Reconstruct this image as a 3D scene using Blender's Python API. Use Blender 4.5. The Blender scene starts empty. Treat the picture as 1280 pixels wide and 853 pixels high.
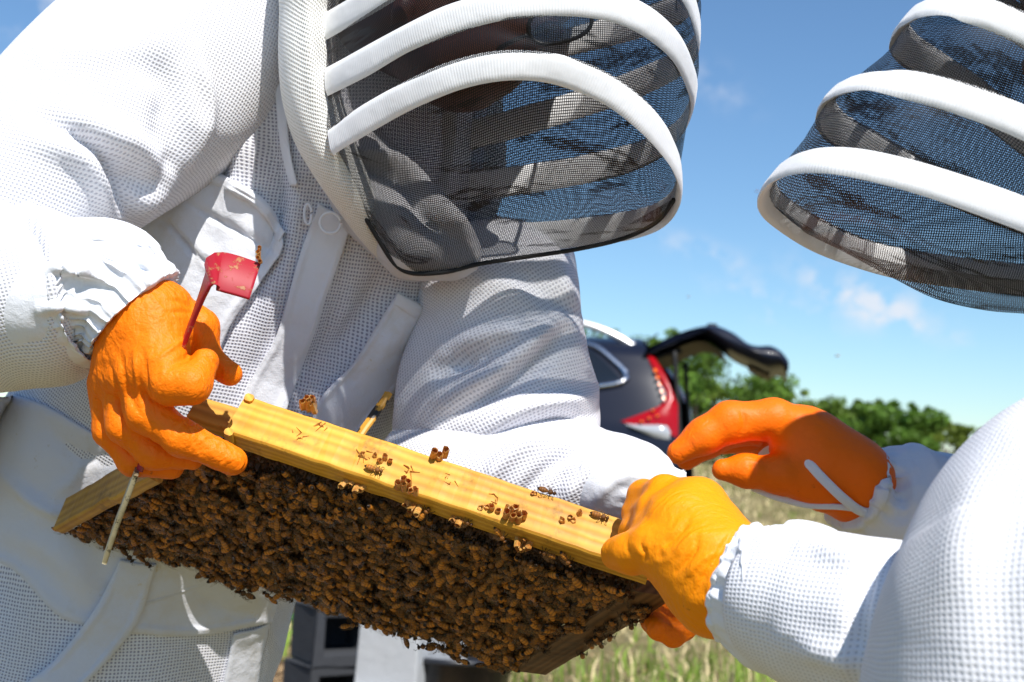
import bpy, math, random
import numpy as np
from mathutils import Vector, Matrix
from mathutils.bvhtree import BVHTree
rnd = random.Random(7)
rs = np.random.RandomState(11)
PI = math.pi
scn = bpy.context.scene
C = scn.collection

# ------------------------------------------------------------------ camera
F = 1700.0                      # focal length in pixels of a 1280 wide frame
PITCH, ROLL, CAMH = math.radians(4.3), math.radians(3.0), 0.95
cam_d = bpy.data.cameras.new('camera')
cam = bpy.data.objects.new('camera', cam_d)
C.objects.link(cam)
cam_d.sensor_width = 36.0
cam_d.lens = F / 1280 * 36.0
cam_d.clip_start, cam_d.clip_end = 0.05, 3000
cam.matrix_world = (Matrix.Translation((0, 0, CAMH)) @ Matrix.Rotation(PI / 2 + PITCH, 4, 'X') @ Matrix.Rotation(ROLL, 4, 'Z'))
cam_d.dof.use_dof = True
cam_d.dof.focus_distance = 0.98
cam_d.dof.aperture_fstop = 11.0
scn.camera = cam
MW = np.array(cam.matrix_world)

# ------------------------------------------------------------------ sky and sun
SUN_CAM = np.array([0.27, 0.80, 0.54])
sunw = MW[:3, :3] @ (SUN_CAM / np.linalg.norm(SUN_CAM))
sun_el = math.asin(sunw[2])
sun_az = math.atan2(sunw[0], sunw[1])
world = bpy.data.worlds.new('World')
scn.world = world
world.use_nodes = True
wt = world.node_tree
for n in list(wt.nodes):
    wt.nodes.remove(n)
def wn(t, **k):
    n = wt.nodes.new(t)
    for a, b in k.items():
        setattr(n, a, b)
    return n
sky = wn('ShaderNodeTexSky', sky_type='NISHITA', sun_disc=False)
sky.sun_elevation, sky.sun_rotation = sun_el, sun_az
sky.air_density, sky.dust_density, sky.ozone_density, sky.altitude = 1.0, 0.0, 2.8, 0
SKY_STRENGTH = 0.087
bg = wn('ShaderNodeBackground'); bg.inputs[1].default_value = SKY_STRENGTH
out = wn('ShaderNodeOutputWorld')
wt.links.new(bg.outputs[0], out.inputs[0])
def wmath(op, a, b=None, clamp=False):
    n = wn('ShaderNodeMath', operation=op, use_clamp=clamp)
    for i, v in enumerate((a, b)):
        if v is None: continue
        if isinstance(v, (int, float)): n.inputs[i].default_value = v
        else: wt.links.new(v, n.inputs[i])
    return n.outputs[0]
geo = wn('ShaderNodeTexCoord')
sep = wn('ShaderNodeSeparateXYZ'); wt.links.new(geo.outputs['Generated'], sep.inputs[0])
# clouds sit on a flat layer overhead: direction / height, so they thin out and bunch towards the horizon
zc = wmath('MAXIMUM', sep.outputs['Z'], 0.02)
lx, ly = wmath('DIVIDE', sep.outputs['X'], zc), wmath('DIVIDE', sep.outputs['Y'], zc)
comb3 = wn('ShaderNodeCombineXYZ'); wt.links.new(lx, comb3.inputs[0]); wt.links.new(ly, comb3.inputs[1])
# azimuth / elevation coordinates for the few separate clouds
az = wmath('ARCTAN2', sep.outputs['X'], sep.outputs['Y'])
el = wmath('ARCSINE', sep.outputs['Z'])
ae = wn('ShaderNodeCombineXYZ'); wt.links.new(az, ae.inputs[0]); wt.links.new(el, ae.inputs[1])
wnz = wn('ShaderNodeTexNoise'); wnz.inputs['Scale'].default_value = 34; wnz.inputs['Detail'].default_value = 7
wnz.inputs['Roughness'].default_value = 0.6
wt.links.new(ae.outputs[0], wnz.inputs['Vector'])
def sky_dir(px, py):
    v = MW[:3, :3] @ np.array([(px - 640) / F, -(py - 426.5) / F, -1.0])
    v /= np.linalg.norm(v)
    return math.atan2(v[0], v[1]), math.asin(v[2])
total = None
for (px, py, sx, sy, tilt, s) in [(885, 317, .024, .0065, -.33, .62), (962, 379, .030, .0085, -.33, .85), (1060, 368, .032, .010, -.42, .95), (1115, 388, .024, .012, -.42, .95),
                               (893, 107, .022, .010, -.5, .35), (1205, 424, .008, .005, 0, .4), (60, 5, .05, .016, .1, .5), (835, 303, .02, .005, -.2, .2),
                               (5, 92, .012, .008, 0, .4), (-260, 260, .06, .02, .2, .8), (1500, 330, .05, .014, -.3, .8), (1750, 150, .08, .03, .2, .8), (300, -260, .08, .03, .1, .7), (-600, 60, .1, .03, 0, .8)]:
    a0, e0 = sky_dir(px, py)
    da, de = wmath('SUBTRACT', az, a0), wmath('SUBTRACT', el, e0)
    c, s_ = math.cos(tilt), math.sin(tilt)
    u = wmath('ADD', wmath('MULTIPLY', da, c / sx), wmath('MULTIPLY', de, s_ / sx))
    v = wmath('ADD', wmath('MULTIPLY', da, -s_ / sy), wmath('MULTIPLY', de, c / sy))
    r2 = wmath('ADD', wmath('MULTIPLY', u, u), wmath('MULTIPLY', v, v))
    g = wmath('MULTIPLY', wmath('EXPONENT', wmath('MULTIPLY', r2, -0.7)), s)
    total = g if total is None else wmath('ADD', total, g)
nn = wmath('MULTIPLY', wmath('SUBTRACT', wnz.outputs['Fac'], 0.45), 6.5)
cl = wmath('MULTIPLY', total, wmath('MAXIMUM', nn, 0.0), clamp=True)
cl = wmath('MULTIPLY', cl, 0.8)
mixc = wn('ShaderNodeMixRGB'); wt.links.new(cl, mixc.inputs[0]); tint = wn('ShaderNodeMixRGB', blend_type='MULTIPLY'); tint.inputs[0].default_value = 1; tint.inputs[2].default_value = (.84, 1.03, 1.16, 1)
wt.links.new(sky.outputs[0], tint.inputs[1]); wt.links.new(tint.outputs[0], mixc.inputs[1])
mixc.inputs[2].default_value = (7.4, 7.6, 8.2, 1)
wt.links.new(mixc.outputs[0], bg.inputs[0])
sun_d = bpy.data.lights.new('sun', 'SUN')
sun_d.energy, sun_d.angle, sun_d.color = 4.8, math.radians(0.53), (1.0, 0.965, 0.91)
sun = bpy.data.objects.new('sun', sun_d); C.objects.link(sun)
sun.rotation_euler = Vector(-sunw).to_track_quat('-Z', 'Y').to_euler()
sun.location = (0, 0, 6)
scn.view_settings.view_transform = 'Standard'
scn.view_settings.look = 'None'
scn.view_settings.gamma = 1
scn.view_settings.use_curve_mapping = False
scn.view_settings.exposure = 0.40
scn.render.engine = 'CYCLES'
scn.cycles.transparent_max_bounces = 24
scn.cycles.max_bounces = 8

# ------------------------------------------------------------------ helpers
def P(px, py, d):               # point d metres in front of the lens, in lens space
    return np.array([(px - 640) / F * d, -(py - 426.5) / F * d, -d])
def toworld(v):
    v = np.asarray(v, float)
    return v @ MW[:3, :3].T + MW[:3, 3]
def ground_at(px, py, z=0.0):
    dirv = MW[:3, :3] @ np.array([(px - 640) / F, -(py - 426.5) / F, -1.0])
    t = (z - MW[2, 3]) / dirv[2]
    return MW[:3, 3] + t * dirv
def at_dist(px, Y):             # ground point under pixel column px at distance Y
    dirv = MW[:3, :3] @ np.array([(px - 640) / F, -(560 - 426.5) / F, -1.0])
    return np.array([dirv[0] / dirv[1] * Y, Y, 0.0])
def proj(v):                    # lens space -> pixels
    return np.stack([640 + F * v[:, 0] / -v[:, 2], 426.5 - F * v[:, 1] / -v[:, 2]], 1)

def tag(o, label=None, cat=None, group=None, kind=None):
    for k, v in (('label', label), ('category', cat), ('group', group), ('kind', kind)):
        if v: o[k] = v
    return o
def empty(name, loc, **k):
    o = bpy.data.objects.new(name, None); C.objects.link(o)
    o.location = loc; o.empty_display_size = .05
    return tag(o, **k)
def wloc(o):
    v = Vector(o.location)
    while o.parent: o = o.parent; v = v + Vector(o.location)
    return v
def build(name, v, faces, mat, parent=None, lens=True, uv=None, smooth=True, col=None, mats=None, midx=None, origin=None):
    """one mesh object; v in lens space (lens=True) or world space; every object unrotated"""
    v = np.asarray(v, float)
    if lens: v = toworld(v)
    if origin is None:
        if parent is not None: origin = np.array(wloc(parent))
        else:
            origin = (v.min(0) + v.max(0)) / 2; origin[2] = v[:, 2].min()
    me = bpy.data.meshes.new(name)
    me.from_pydata((v - origin).tolist(), [], [tuple(map(int, f)) for f in faces])
    if uv is not None:
        l = me.uv_layers.new(name='UVMap')
        idx = np.empty(len(me.loops), np.int32); me.loops.foreach_get('vertex_index', idx)
        if len(uv) == len(v): data = np.asarray(uv)[idx]
        else: data = np.asarray(uv)
        l.data.foreach_set('uv', data.astype(np.float32).ravel())
    if col is not None:
        a = me.color_attributes.new('col', 'FLOAT_COLOR', 'POINT')
        cc = np.ones((len(v), 4), np.float32); cc[:, :3] = col
        a.data.foreach_set('color', cc.ravel())
    for m in (mats or [mat]): me.materials.append(m)
    if midx is not None: me.polygons.foreach_set('material_index', np.asarray(midx, np.int32))
    if smooth: me.polygons.foreach_set('use_smooth', np.ones(len(me.polygons), bool))
    me.update()
    o = bpy.data.objects.new(name, me); C.objects.link(o)
    if parent is not None:
        o.parent = parent; o.location = Vector(origin) - wloc(parent)
    else: o.location = origin
    return o
def dup(o, name=None, loc=None, rot=None, parent=None):
    c = o.copy(); C.objects.link(c)
    if parent is not None: c.parent = parent
    if loc is not None: c.location = loc
    if rot is not None: c.rotation_euler = rot
    for ch in o.children: dup(ch, parent=c)
    return c

def cr(ctrl, n, closed=False):  # catmull-rom through control rows, chord-length parametrised
    p = np.asarray(ctrl, float)
    k = len(p)
    if closed: q = np.vstack([p[-1], p, p[0], p[1]])
    else: q = np.vstack([2 * p[0] - p[1], p, 2 * p[-1] - p[-2]])
    segs = k if closed else k - 1
    L = np.linalg.norm(np.diff(np.vstack([p, p[:1]]) if closed else p, axis=0)[:, :2], axis=1) + 1e-9
    cum = np.concatenate([[0], np.cumsum(L)])
    t = np.linspace(0, cum[-1], n, endpoint=not closed)
    i = np.clip(np.searchsorted(cum, t, side='right') - 1, 0, segs - 1)
    f = ((t - cum[i]) / L[i])[:, None]
    a, b, c, d = q[i], q[i + 1], q[i + 2], q[i + 3]
    return .5 * (2 * b + (c - a) * f + (2 * a - 5 * b + 4 * c - d) * f ** 2 + (3 * b - a - 3 * c + d) * f ** 3)
def smoothrows(a, it=2):
    a = a.copy()
    for _ in range(it): a[1:-1] = .25 * a[:-2] + .5 * a[1:-1] + .25 * a[2:]
    return a
def unit(v, ax=-1): return v / (np.linalg.norm(v, axis=ax, keepdims=True) + 1e-12)
# value noise in numpy
_perm = rs.rand(64, 64, 64)
def vnoise(p):
    p = np.asarray(p, float)
    i = np.floor(p).astype(int); f = p - i; f = f * f * (3 - 2 * f)
    r = 0
    for dx in (0, 1):
        wx = f[..., 0] if dx else 1 - f[..., 0]
        for dy in (0, 1):
            wy = f[..., 1] if dy else 1 - f[..., 1]
            for dz in (0, 1):
                wz = f[..., 2] if dz else 1 - f[..., 2]
                r = r + wx * wy * wz * _perm[(i[..., 0] + dx) % 64, (i[..., 1] + dy) % 64, (i[..., 2] + dz) % 64]
    return r * 2 - 1
def fbm(p, o=3):
    s, a = 0, 1
    for k in range(o): s = s + a * vnoise(np.asarray(p) * 2 ** k + 7.3 * k); a *= .5
    return s
def ridged(p): return 1 - 2 * np.abs(vnoise(p))
def vnormals(v, faces):
    fa = np.array([f[:4] if len(f) >= 4 else (f[0], f[1], f[2], f[2]) for f in faces])
    n = np.cross(v[fa[:, 2]] - v[fa[:, 0]], v[fa[:, 3]] - v[fa[:, 1]])
    out = np.zeros_like(v)
    for k in range(4): np.add.at(out, fa[:, k], n)
    return unit(out)
def polydist(px, line):
    line = np.asarray(line, float)
    best = np.full(len(px), 1e9)
    for a, b in zip(line[:-1], line[1:]):
        ab = b - a
        t = np.clip(((px - a) @ ab) / (ab @ ab + 1e-9), 0, 1)
        best = np.minimum(best, np.linalg.norm(px - (a + t[:, None] * ab), axis=1))
    return best
def sculpt(v, faces, creases=(), nscale=0, namp=0, rscale=None, ramp=0, seed=0, fine=0, outward=None):
    """push a surface along its normals: noise, ridged folds and drawn creases (polyline, width px, height m)"""
    n = vnormals(v, faces)
    d = np.zeros(len(v))
    if namp: d += namp * fbm(v * nscale + seed)
    if ramp:
        w = v + .03 * np.stack([vnoise(v * 9 + 3 + seed), vnoise(v * 9 + 17 + seed), vnoise(v * 9 + 31 + seed)], 1)
        d += ramp * (ridged(w * np.array(rscale) + seed * 1.7) - .2)
    if fine: d += fine * fbm(v * 70 + seed, 2)
    px = proj(v)
    tocam = unit(-v)
    facing = np.clip((n * tocam).sum(1) * 3, 0, 1)
    for (line, w, a) in creases:
        line = cr(line, 24) if len(line) > 2 else np.array(line, float)
        dd = polydist(px, line)
        # fade in and out along the ends
        L = np.linalg.norm(px - line[0], axis=1); R = np.linalg.norm(px - line[-1], axis=1)
        tot = np.linalg.norm(np.diff(line, axis=0), axis=1).sum()
        fade = np.clip(np.minimum(L, R) / (.3 * tot), 0, 1)
        d += a * np.exp(-(dd / w) ** 2) * facing * (.25 + .75 * fade)
    return v + n * d[:, None]
def gridfaces(n, m, closed):
    f = []
    mm = m if closed else m - 1
    for i in range(n - 1):
        for j in range(mm):
            j2 = (j + 1) % m
            f.append((i * m + j, i * m + j2, (i + 1) * m + j2, (i + 1) * m + j))
    return f
def tube_pts(ctrl, nr, ns, power=1.0, sm=2):
    """ctrl rows: px, py, depth, half width px, half depth m -> rings seen as that width from the lens"""
    c = smoothrows(cr(ctrl, nr), sm)
    cen = np.stack([(c[:, 0] - 640) / F * c[:, 2], -(c[:, 1] - 426.5) / F * c[:, 2], -c[:, 2]], 1)
    a = np.maximum(c[:, 3], .5) / F * c[:, 2]; b = np.maximum(c[:, 4], .0005)
    T = unit(np.gradient(cen, axis=0))
    V = unit(-cen)
    N1 = unit(np.cross(T, V)); N2 = unit(np.cross(N1, T))
    # keep the side vector from flipping
    for i in range(1, nr):
        if N1[i] @ N1[i - 1] < 0: N1[i] *= -1
    N2 = np.where(((N2 * V).sum(1) < 0)[:, None], -N2, N2)
    th = np.linspace(0, 2 * PI, ns, endpoint=False)
    ca, sa = np.cos(th), np.sin(th)
    if power != 1.0:
        ca, sa = np.sign(ca) * np.abs(ca) ** power, np.sign(sa) * np.abs(sa) ** power
    pts = cen[:, None] + (a[:, None] * ca)[..., None] * N1[:, None] + (b[:, None] * sa)[..., None] * N2[:, None]
    fr = pts[:, ns // 4]
    arc = np.concatenate([[0], np.cumsum(np.linalg.norm(np.diff(fr, axis=0), axis=1))])
    peri = 2 * PI * np.sqrt((a ** 2 + b ** 2) / 2)
    pm = peri.max() * .4 + peri * .6
    return pts, arc, pm, cen
def tube_mesh(ctrl, nr=60, ns=48, caps=True, power=1.0, sm=2):
    pts, arc, peri, cen = tube_pts(ctrl, nr, ns, power, sm)
    # seam of the UV turned away from the lens
    verts = np.concatenate([pts, pts[:, :1]], 1)   # duplicated seam column
    m = ns + 1
    u = np.linspace(0, 1, m)[None] * peri[:, None]
    u = u - .25 * peri[:, None]
    uv = np.stack([u, np.repeat(arc[:, None], m, 1)], -1).reshape(-1, 2)
    v = verts.reshape(-1, 3)
    f = gridfaces(nr, m, False)
    if caps:
        v = np.vstack([v, cen[0], cen[-1]]); uv = np.vstack([uv, [0, 0], [0, arc[-1]]])
        a, b = len(v) - 2, len(v) - 1
        for j in range(m - 1):
            f.append((a, j + 1, j)); f.append((b, (nr - 1) * m + j, (nr - 1) * m + j + 1))
    # outward winding
    n = vnormals(v, f); mid = nr // 2 * m
    s = ((v[mid:mid + ns] - cen[nr // 2]) * n[mid:mid + ns]).sum()
    if s < 0: f = [tuple(reversed(q)) for q in f]
    # weld the seam for smooth shading by averaging is not needed: it is turned away
    return v, f, uv, m
def weld(v, nr, m):
    v = v.copy()
    g = v[:nr * m].reshape(nr, m, 3); avg = (g[:, 0] + g[:, -1]) / 2; g[:, 0] = avg; g[:, -1] = avg
    return v
def tube(name, ctrl, mat, parent, nr=60, ns=48, caps=True, power=1.0, sm=2, extra=None, label=None, **sc):
    v, f, uv, m = tube_mesh(ctrl, nr, ns, caps, power, sm)
    if extra is not None: v = extra(v, nr, m)
    if sc: v = sculpt(v, f, **sc)
    v = weld(v, nr, m)
    o = build(name, v, f, mat, parent, uv=uv)
    if label: o['label'] = label
    return o
def bvh_of(objs):
    vs, fs = [], []
    for o in objs:
        mw = Matrix.Translation(wloc(o)); k = len(vs)
        vs += [mw @ v.co for v in o.data.vertices]
        fs += [[k + i for i in p.vertices] for p in o.data.polygons]
    return BVHTree.FromPolygons(vs, fs)
def overlay(name, rows, mat, parent, bvh, nu=40, nv=30, off=.0035, hem=.0015, hemw=.06, label=None, fallback=1.2, rim=.004, **sc):
    """a cloth panel laid on the body below: rows of outline points in the view, dropped on the surface, with its own thickness"""
    R = [cr(r, nu) if len(r) > 2 else np.array([np.array(r[0]) * (1 - t) + np.array(r[1]) * t for t in np.linspace(0, 1, nu)]) for r in rows]
    R = np.array(R)
    k = len(R)
    G = np.array([cr(R[:, j], nv) if k > 2 else np.array([R[0, j] * (1 - t) + R[1, j] * t for t in np.linspace(0, 1, nv)]) for j in range(nu)]).transpose(1, 0, 2)
    o3 = Vector(MW[:3, 3]); pts = np.zeros((nv, nu, 3)); ok = np.zeros((nv, nu), bool)
    for i in range(nv):
        for j in range(nu):
            dl = np.array([(G[i, j, 0] - 640) / F, -(G[i, j, 1] - 426.5) / F, -1.0])
            dw = Vector(MW[:3, :3] @ dl).normalized()
            h = bvh.ray_cast(o3, dw)
            dist = (h[0] - o3).length if h[0] is not None else np.nan
            pts[i, j] = unit(dl) * dist
            ok[i, j] = h[0] is not None
    dist = np.linalg.norm(pts, axis=2); dist[~ok] = np.nan
    med = np.nanmedian(dist) if ok.any() else fallback
    dist = np.where(np.isnan(dist), med, dist)
    for _ in range(3):
        d2 = dist.copy(); d2[1:-1, 1:-1] = (dist[1:-1, 1:-1] * 2 + dist[:-2, 1:-1] + dist[2:, 1:-1] + dist[1:-1, :-2] + dist[1:-1, 2:]) / 6
        dist = d2
    dl = unit(np.stack([(G[..., 0] - 640) / F, -(G[..., 1] - 426.5) / F, -np.ones(G.shape[:2])], -1))
    ii = np.minimum(np.arange(nv), np.arange(nv)[::-1])[:, None] / (nv - 1); jj = np.minimum(np.arange(nu), np.arange(nu)[::-1])[None] / (nu - 1)
    e = np.minimum(ii + 0 * jj, jj + 0 * ii)
    lift = off + hem * (np.exp(-((e - hemw) / (hemw * .6)) ** 2)) 
    pts = dl * (dist - lift)[..., None]
    # UV in metres
    du = np.linalg.norm(np.diff(pts, axis=1), axis=2).mean(0); dv = np.linalg.norm(np.diff(pts, axis=0), axis=2).mean(1)
    U, Vv = np.meshgrid(np.concatenate([[0], np.cumsum(du)]), np.concatenate([[0], np.cumsum(dv)]))
    v = pts.reshape(-1, 3); f = gridfaces(nv, nu, False); uv = np.stack([U, Vv], -1).reshape(-1, 2)
    n = vnormals(v, f)
    if (n * unit(-v)).sum() < 0: f = [tuple(reversed(q)) for q in f]
    if sc: v = sculpt(v, f, **sc)
    # rim going back to the cloth below
    loop = [j for j in range(nu)] + [i * nu + nu - 1 for i in range(1, nv)] + [(nv - 1) * nu + j for j in range(nu - 2, -1, -1)] + [i * nu for i in range(nv - 2, 0, -1)]
    back = v[loop] + unit(v[loop]) * (rim + off)
    k0 = len(v); v = np.vstack([v, back]); uv = np.vstack([uv, uv[loop]])
    L = len(loop)
    for a in range(L):
        b = (a + 1) % L
        f.append((loop[a], loop[b], k0 + b, k0 + a))
    o = build(name, v, f, mat, parent, uv=uv)
    if label: o['label'] = label
    return o
def ribbon_tube(name, pts3, mat, parent, ra, rb, nr=80, ns=14, upvec=None, closed=False, label=None, lens=True):
    """a round or flat strip along 3D points (ra across, rb thick)"""
    c = smoothrows(cr(pts3, nr), 1)
    T = unit(np.gradient(c, axis=0))
    if upvec is None: up = np.array([0, 0, 1.0]) * np.ones_like(c)
    else: up = np.asarray(upvec) * np.ones_like(c)
    A = unit(np.cross(T, up)); B = unit(np.cross(A, T))
    th = np.linspace(0, 2 * PI, ns + 1)
    ra, rb = np.broadcast_to(ra, nr)[:, None, None], np.broadcast_to(rb, nr)[:, None, None]
    v = c[:, None] + ra * np.cos(th)[None, :, None] * A[:, None] + rb * np.sin(th)[None, :, None] * B[:, None]
    arc = np.concatenate([[0], np.cumsum(np.linalg.norm(np.diff(c, axis=0), axis=1))])
    uv = np.stack([np.broadcast_to(np.linspace(0, 1, ns + 1) * 2 * PI * float(ra.mean()), (nr, ns + 1)), np.repeat(arc[:, None], ns + 1, 1)], -1).reshape(-1, 2)
    f = gridfaces(nr, ns + 1, False); vv = v.reshape(-1, 3)
    vv = np.vstack([vv, c[0], c[-1]]); uv = np.vstack([uv, [0, 0], [0, 0]])
    for j in range(ns):
        f.append((len(vv) - 2, j + 1, j)); f.append((len(vv) - 1, (nr - 1) * (ns + 1) + j, (nr - 1) * (ns + 1) + j + 1))
    n = vnormals(vv, f); mid = nr // 2 * (ns + 1)
    if ((vv[mid:mid + ns] - c[nr // 2]) * n[mid:mid + ns]).sum() < 0: f = [tuple(reversed(q)) for q in f]
    o = build(name, vv, f, mat, parent, uv=uv, lens=lens)
    if label: o['label'] = label
    return o

# implicit bodies: smooth union of tapered capsules, turned into a mesh by surface nets
def seg_d(p, a, b, ra, rb):
    ab = b - a
    t = np.clip(((p - a) @ ab) / (ab @ ab + 1e-12), 0, 1)
    return np.linalg.norm(p - (a + t[..., None] * ab), axis=-1) - (ra + (rb - ra) * t)
def smin(a, b, k):
    h = np.clip(.5 + .5 * (b - a) / k, 0, 1)
    return b * (1 - h) + a * h - k * h * (1 - h)
def sdf_groups(groups):
    """groups: list of (k_inside, k_join, [(pts, radii), ...])"""
    def f(p):
        tot = None
        for kin, kj, chains in groups:
            g = None
            for pts, rr in chains:
                for i in range(len(pts) - 1):
                    d = seg_d(p, pts[i], pts[i + 1], rr[i], rr[i + 1])
                    g = d if g is None else smin(g, d, kin)
            tot = g if tot is None else smin(tot, g, kj)
        return tot
    return f
def surface_nets(f, lo, hi, h):
    n = np.ceil((hi - lo) / h).astype(int) + 1
    ax = [lo[i] + h * np.arange(n[i]) for i in range(3)]
    D = np.empty(n, np.float32)
    for i in range(n[0]):
        g = np.stack(np.meshgrid([ax[0][i]], ax[1], ax[2], indexing='ij'), -1)[0]
        D[i] = f(g)
    S = D < 0
    cs = [S[a:n[0] - 1 + a, b:n[1] - 1 + b, c:n[2] - 1 + c] for a in (0, 1) for b in (0, 1) for c in (0, 1)]
    cnt = sum(c.astype(np.int8) for c in cs)
    act = (cnt > 0) & (cnt < 8)
    idx = -np.ones(act.shape, int); ii = np.argwhere(act); idx[act] = np.arange(len(ii))
    acc = np.zeros((len(ii), 3)); num = np.zeros(len(ii))
    off = np.array([(a, b, c) for a in (0, 1) for b in (0, 1) for c in (0, 1)])
    for i in range(8):
        for j in range(i + 1, 8):
            if np.abs(off[i] - off[j]).sum() != 1: continue
            di = D[tuple((ii + off[i]).T)]; dj = D[tuple((ii + off[j]).T)]
            m = (di < 0) != (dj < 0)
            t = np.where(m, di / np.where(m, di - dj, 1), 0)
            pt = off[i] + t[:, None] * (off[j] - off[i])
            acc += np.where(m[:, None], pt, 0); num += m
    v = lo + h * (ii + acc / num[:, None])
    F_ = []
    for a in range(3):
        b, c = (a + 1) % 3, (a + 2) % 3
        s0 = [slice(None)] * 3; s1 = [slice(None)] * 3
        s0[a] = slice(0, n[a] - 1); s1[a] = slice(1, n[a])
        ch = S[tuple(s0)] != S[tuple(s1)]
        e = np.argwhere(ch)
        e = e[(e[:, b] > 0) & (e[:, c] > 0) & (e[:, b] < n[b] - 1) & (e[:, c] < n[c] - 1)]
        ins = S[tuple(e.T)]
        q = []
        for db, dc in ((1, 1), (0, 1), (0, 0), (1, 0)):
            k = e.copy(); k[:, b] -= db; k[:, c] -= dc; q.append(idx[tuple(k.T)])
        q = np.stack(q, 1)
        q[~ins] = q[~ins][:, ::-1]
        F_.append(q)
    q = np.vstack(F_); q = q[(q >= 0).all(1)]
    # two projection steps on the true surface
    for _ in range(2):
        e = h * .25
        d = f(v)
        g = np.stack([f(v + np.eye(3)[i] * e) - f(v - np.eye(3)[i] * e) for i in range(3)], 1) / (2 * e)
        v = v - np.clip(d, -h, h)[:, None] * unit(g)
    return v, q.tolist()
def implicit(groups, h, pad=.01):
    allp = np.vstack([np.asarray(p) for _, _, ch in groups for p, _ in ch]); rmax = max(max(r) for _, _, ch in groups for _, r in ch)
    lo, hi = allp.min(0) - rmax - pad, allp.max(0) + rmax + pad
    return surface_nets(sdf_groups(groups), lo, hi, h)
def chain(*rows):               # rows px, py, d, radius px
    return [P(*r[:3]) for r in rows], [r[3] / F * r[2] for r in rows]

# ------------------------------------------------------------------ materials
class Mat:
    def __init__(s, name):
        s.m = bpy.data.materials.new(name); s.m.use_nodes = True
        s.t = s.m.node_tree; s.b = s.t.nodes['Principled BSDF']; s.o = s.t.nodes['Material Output']
    def n(s, t, **k):
        x = s.t.nodes.new(t)
        for a, b in k.items(): setattr(x, a, b)
        return x
    def set(s, node, i, v):
        if isinstance(v, bpy.types.NodeSocket): s.t.links.new(v, node.inputs[i])
        else: node.inputs[i].default_value = v
    def math(s, op, a, b=None, c=None, clamp=False):
        x = s.n('ShaderNodeMath', operation=op, use_clamp=clamp)
        for i, v in enumerate((a, b, c)):
            if v is not None: s.set(x, i, v)
        return x.outputs[0]
    def mix(s, f, a, b):
        x = s.n('ShaderNodeMixRGB')
        for i, v in enumerate((f, a, b)): s.set(x, i, v if not isinstance(v, tuple) or len(v) == 4 else v + (1,))
        return x.outputs[0]
    def noise(s, scale, detail=3, vec=None, rough=.55, out='Fac'):
        x = s.n('ShaderNodeTexNoise'); x.inputs['Scale'].default_value = scale; x.inputs['Detail'].default_value = detail
        x.inputs['Roughness'].default_value = rough
        if vec is not None: s.t.links.new(vec, x.inputs['Vector'])
        return x.outputs[out]
    def coord(s, k='Object'):
        return s.n('ShaderNodeTexCoord').outputs[k]
    def ramp(s, f, stops):
        x = s.n('ShaderNodeValToRGB'); s.t.links.new(f, x.inputs[0])
        e = x.color_ramp.elements
        while len(e) < len(stops): e.new(.5)
        for q, (p, c) in zip(e, stops):
            q.position = p; q.color = c + (1,) if len(c) == 3 else c
        return x.outputs[0]
    def mapping(s, vec, scale=(1, 1, 1), rot=(0, 0, 0)):
        x = s.n('ShaderNodeMapping'); s.t.links.new(vec, x.inputs[0])
        x.inputs['Scale'].default_value = scale; x.inputs['Rotation'].default_value = rot
        return x.outputs[0]
    def bump(s, h, dist=.001, strength=1.0, normal=None):
        x = s.n('ShaderNodeBump'); s.t.links.new(h, x.inputs['Height']); x.inputs['Distance'].default_value = dist
        x.inputs['Strength'].default_value = strength
        if normal is not None: s.t.links.new(normal, x.inputs['Normal'])
        s.t.links.new(x.outputs[0], s.b.inputs['Normal'])
        return x.outputs[0]
    def p(s, **k):
        names = dict(col='Base Color', rough='Roughness', metal='Metallic', spec='Specular IOR Level', sss='Subsurface Weight', coat='Coat Weight',
                     sheen='Sheen Weight', trans='Transmission Weight', alpha='Alpha', emis='Emission Color', emis_s='Emission Strength', ior='IOR')
        for a, v in k.items():
            if isinstance(v, tuple) and len(v) == 3: v = v + (1,)
            s.set(s.b, names[a], v)
        return s
def plain(name, col, rough=.6, **k):
    m = Mat(name); m.p(col=col, rough=rough, **k); return m.m

def fabric_mesh(name, pitch=.0031, rot=.5, col=(.80, .805, .85), hole=(.30, .30, .335), hr=.30, bumpd=.0011):
    m = Mat(name)
    uv = m.coord('UV')
    big = m.noise(5, 3, m.coord('Object'), out='Color')
    wob = m.n('ShaderNodeVectorMath', operation='SCALE'); m.t.links.new(big, wob.inputs[0]); wob.inputs['Scale'].default_value = .02
    add = m.n('ShaderNodeVectorMath', operation='ADD'); m.t.links.new(uv, add.inputs[0]); m.t.links.new(wob.outputs[0], add.inputs[1])
    mp = m.mapping(add.outputs[0], (1 / pitch, 1 / pitch, 1), (0, 0, rot))
    vor = m.n('ShaderNodeTexVoronoi', voronoi_dimensions='2D'); vor.inputs['Randomness'].default_value = 0.12
    vor.inputs['Scale'].default_value = 1
    m.t.links.new(mp, vor.inputs['Vector'])
    d = vor.outputs['Distance']
    holef = m.math('SUBTRACT', 1, m.math('MULTIPLY', m.math('SUBTRACT', d, hr - .08), 6, clamp=True), clamp=True)
    h = m.math('MULTIPLY', d, 2.0, clamp=True)
    stain = m.ramp(m.noise(9, 5, m.coord('Object')), [(.45, (1, 1, 1)), (.75, (.93, .91, .86))])
    base = m.mix(holef, col, hole)  # hole tone: darker layer below, plus the pit shade put into the colour
    mul = m.n('ShaderNodeMixRGB', blend_type='MULTIPLY'); mul.inputs[0].default_value = 1
    m.t.links.new(base, mul.inputs[1]); m.t.links.new(stain, mul.inputs[2])
    m.p(col=mul.outputs[0], rough=.85, spec=.15)
    m.bump(h, bumpd, 1.0)
    return m.m
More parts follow.
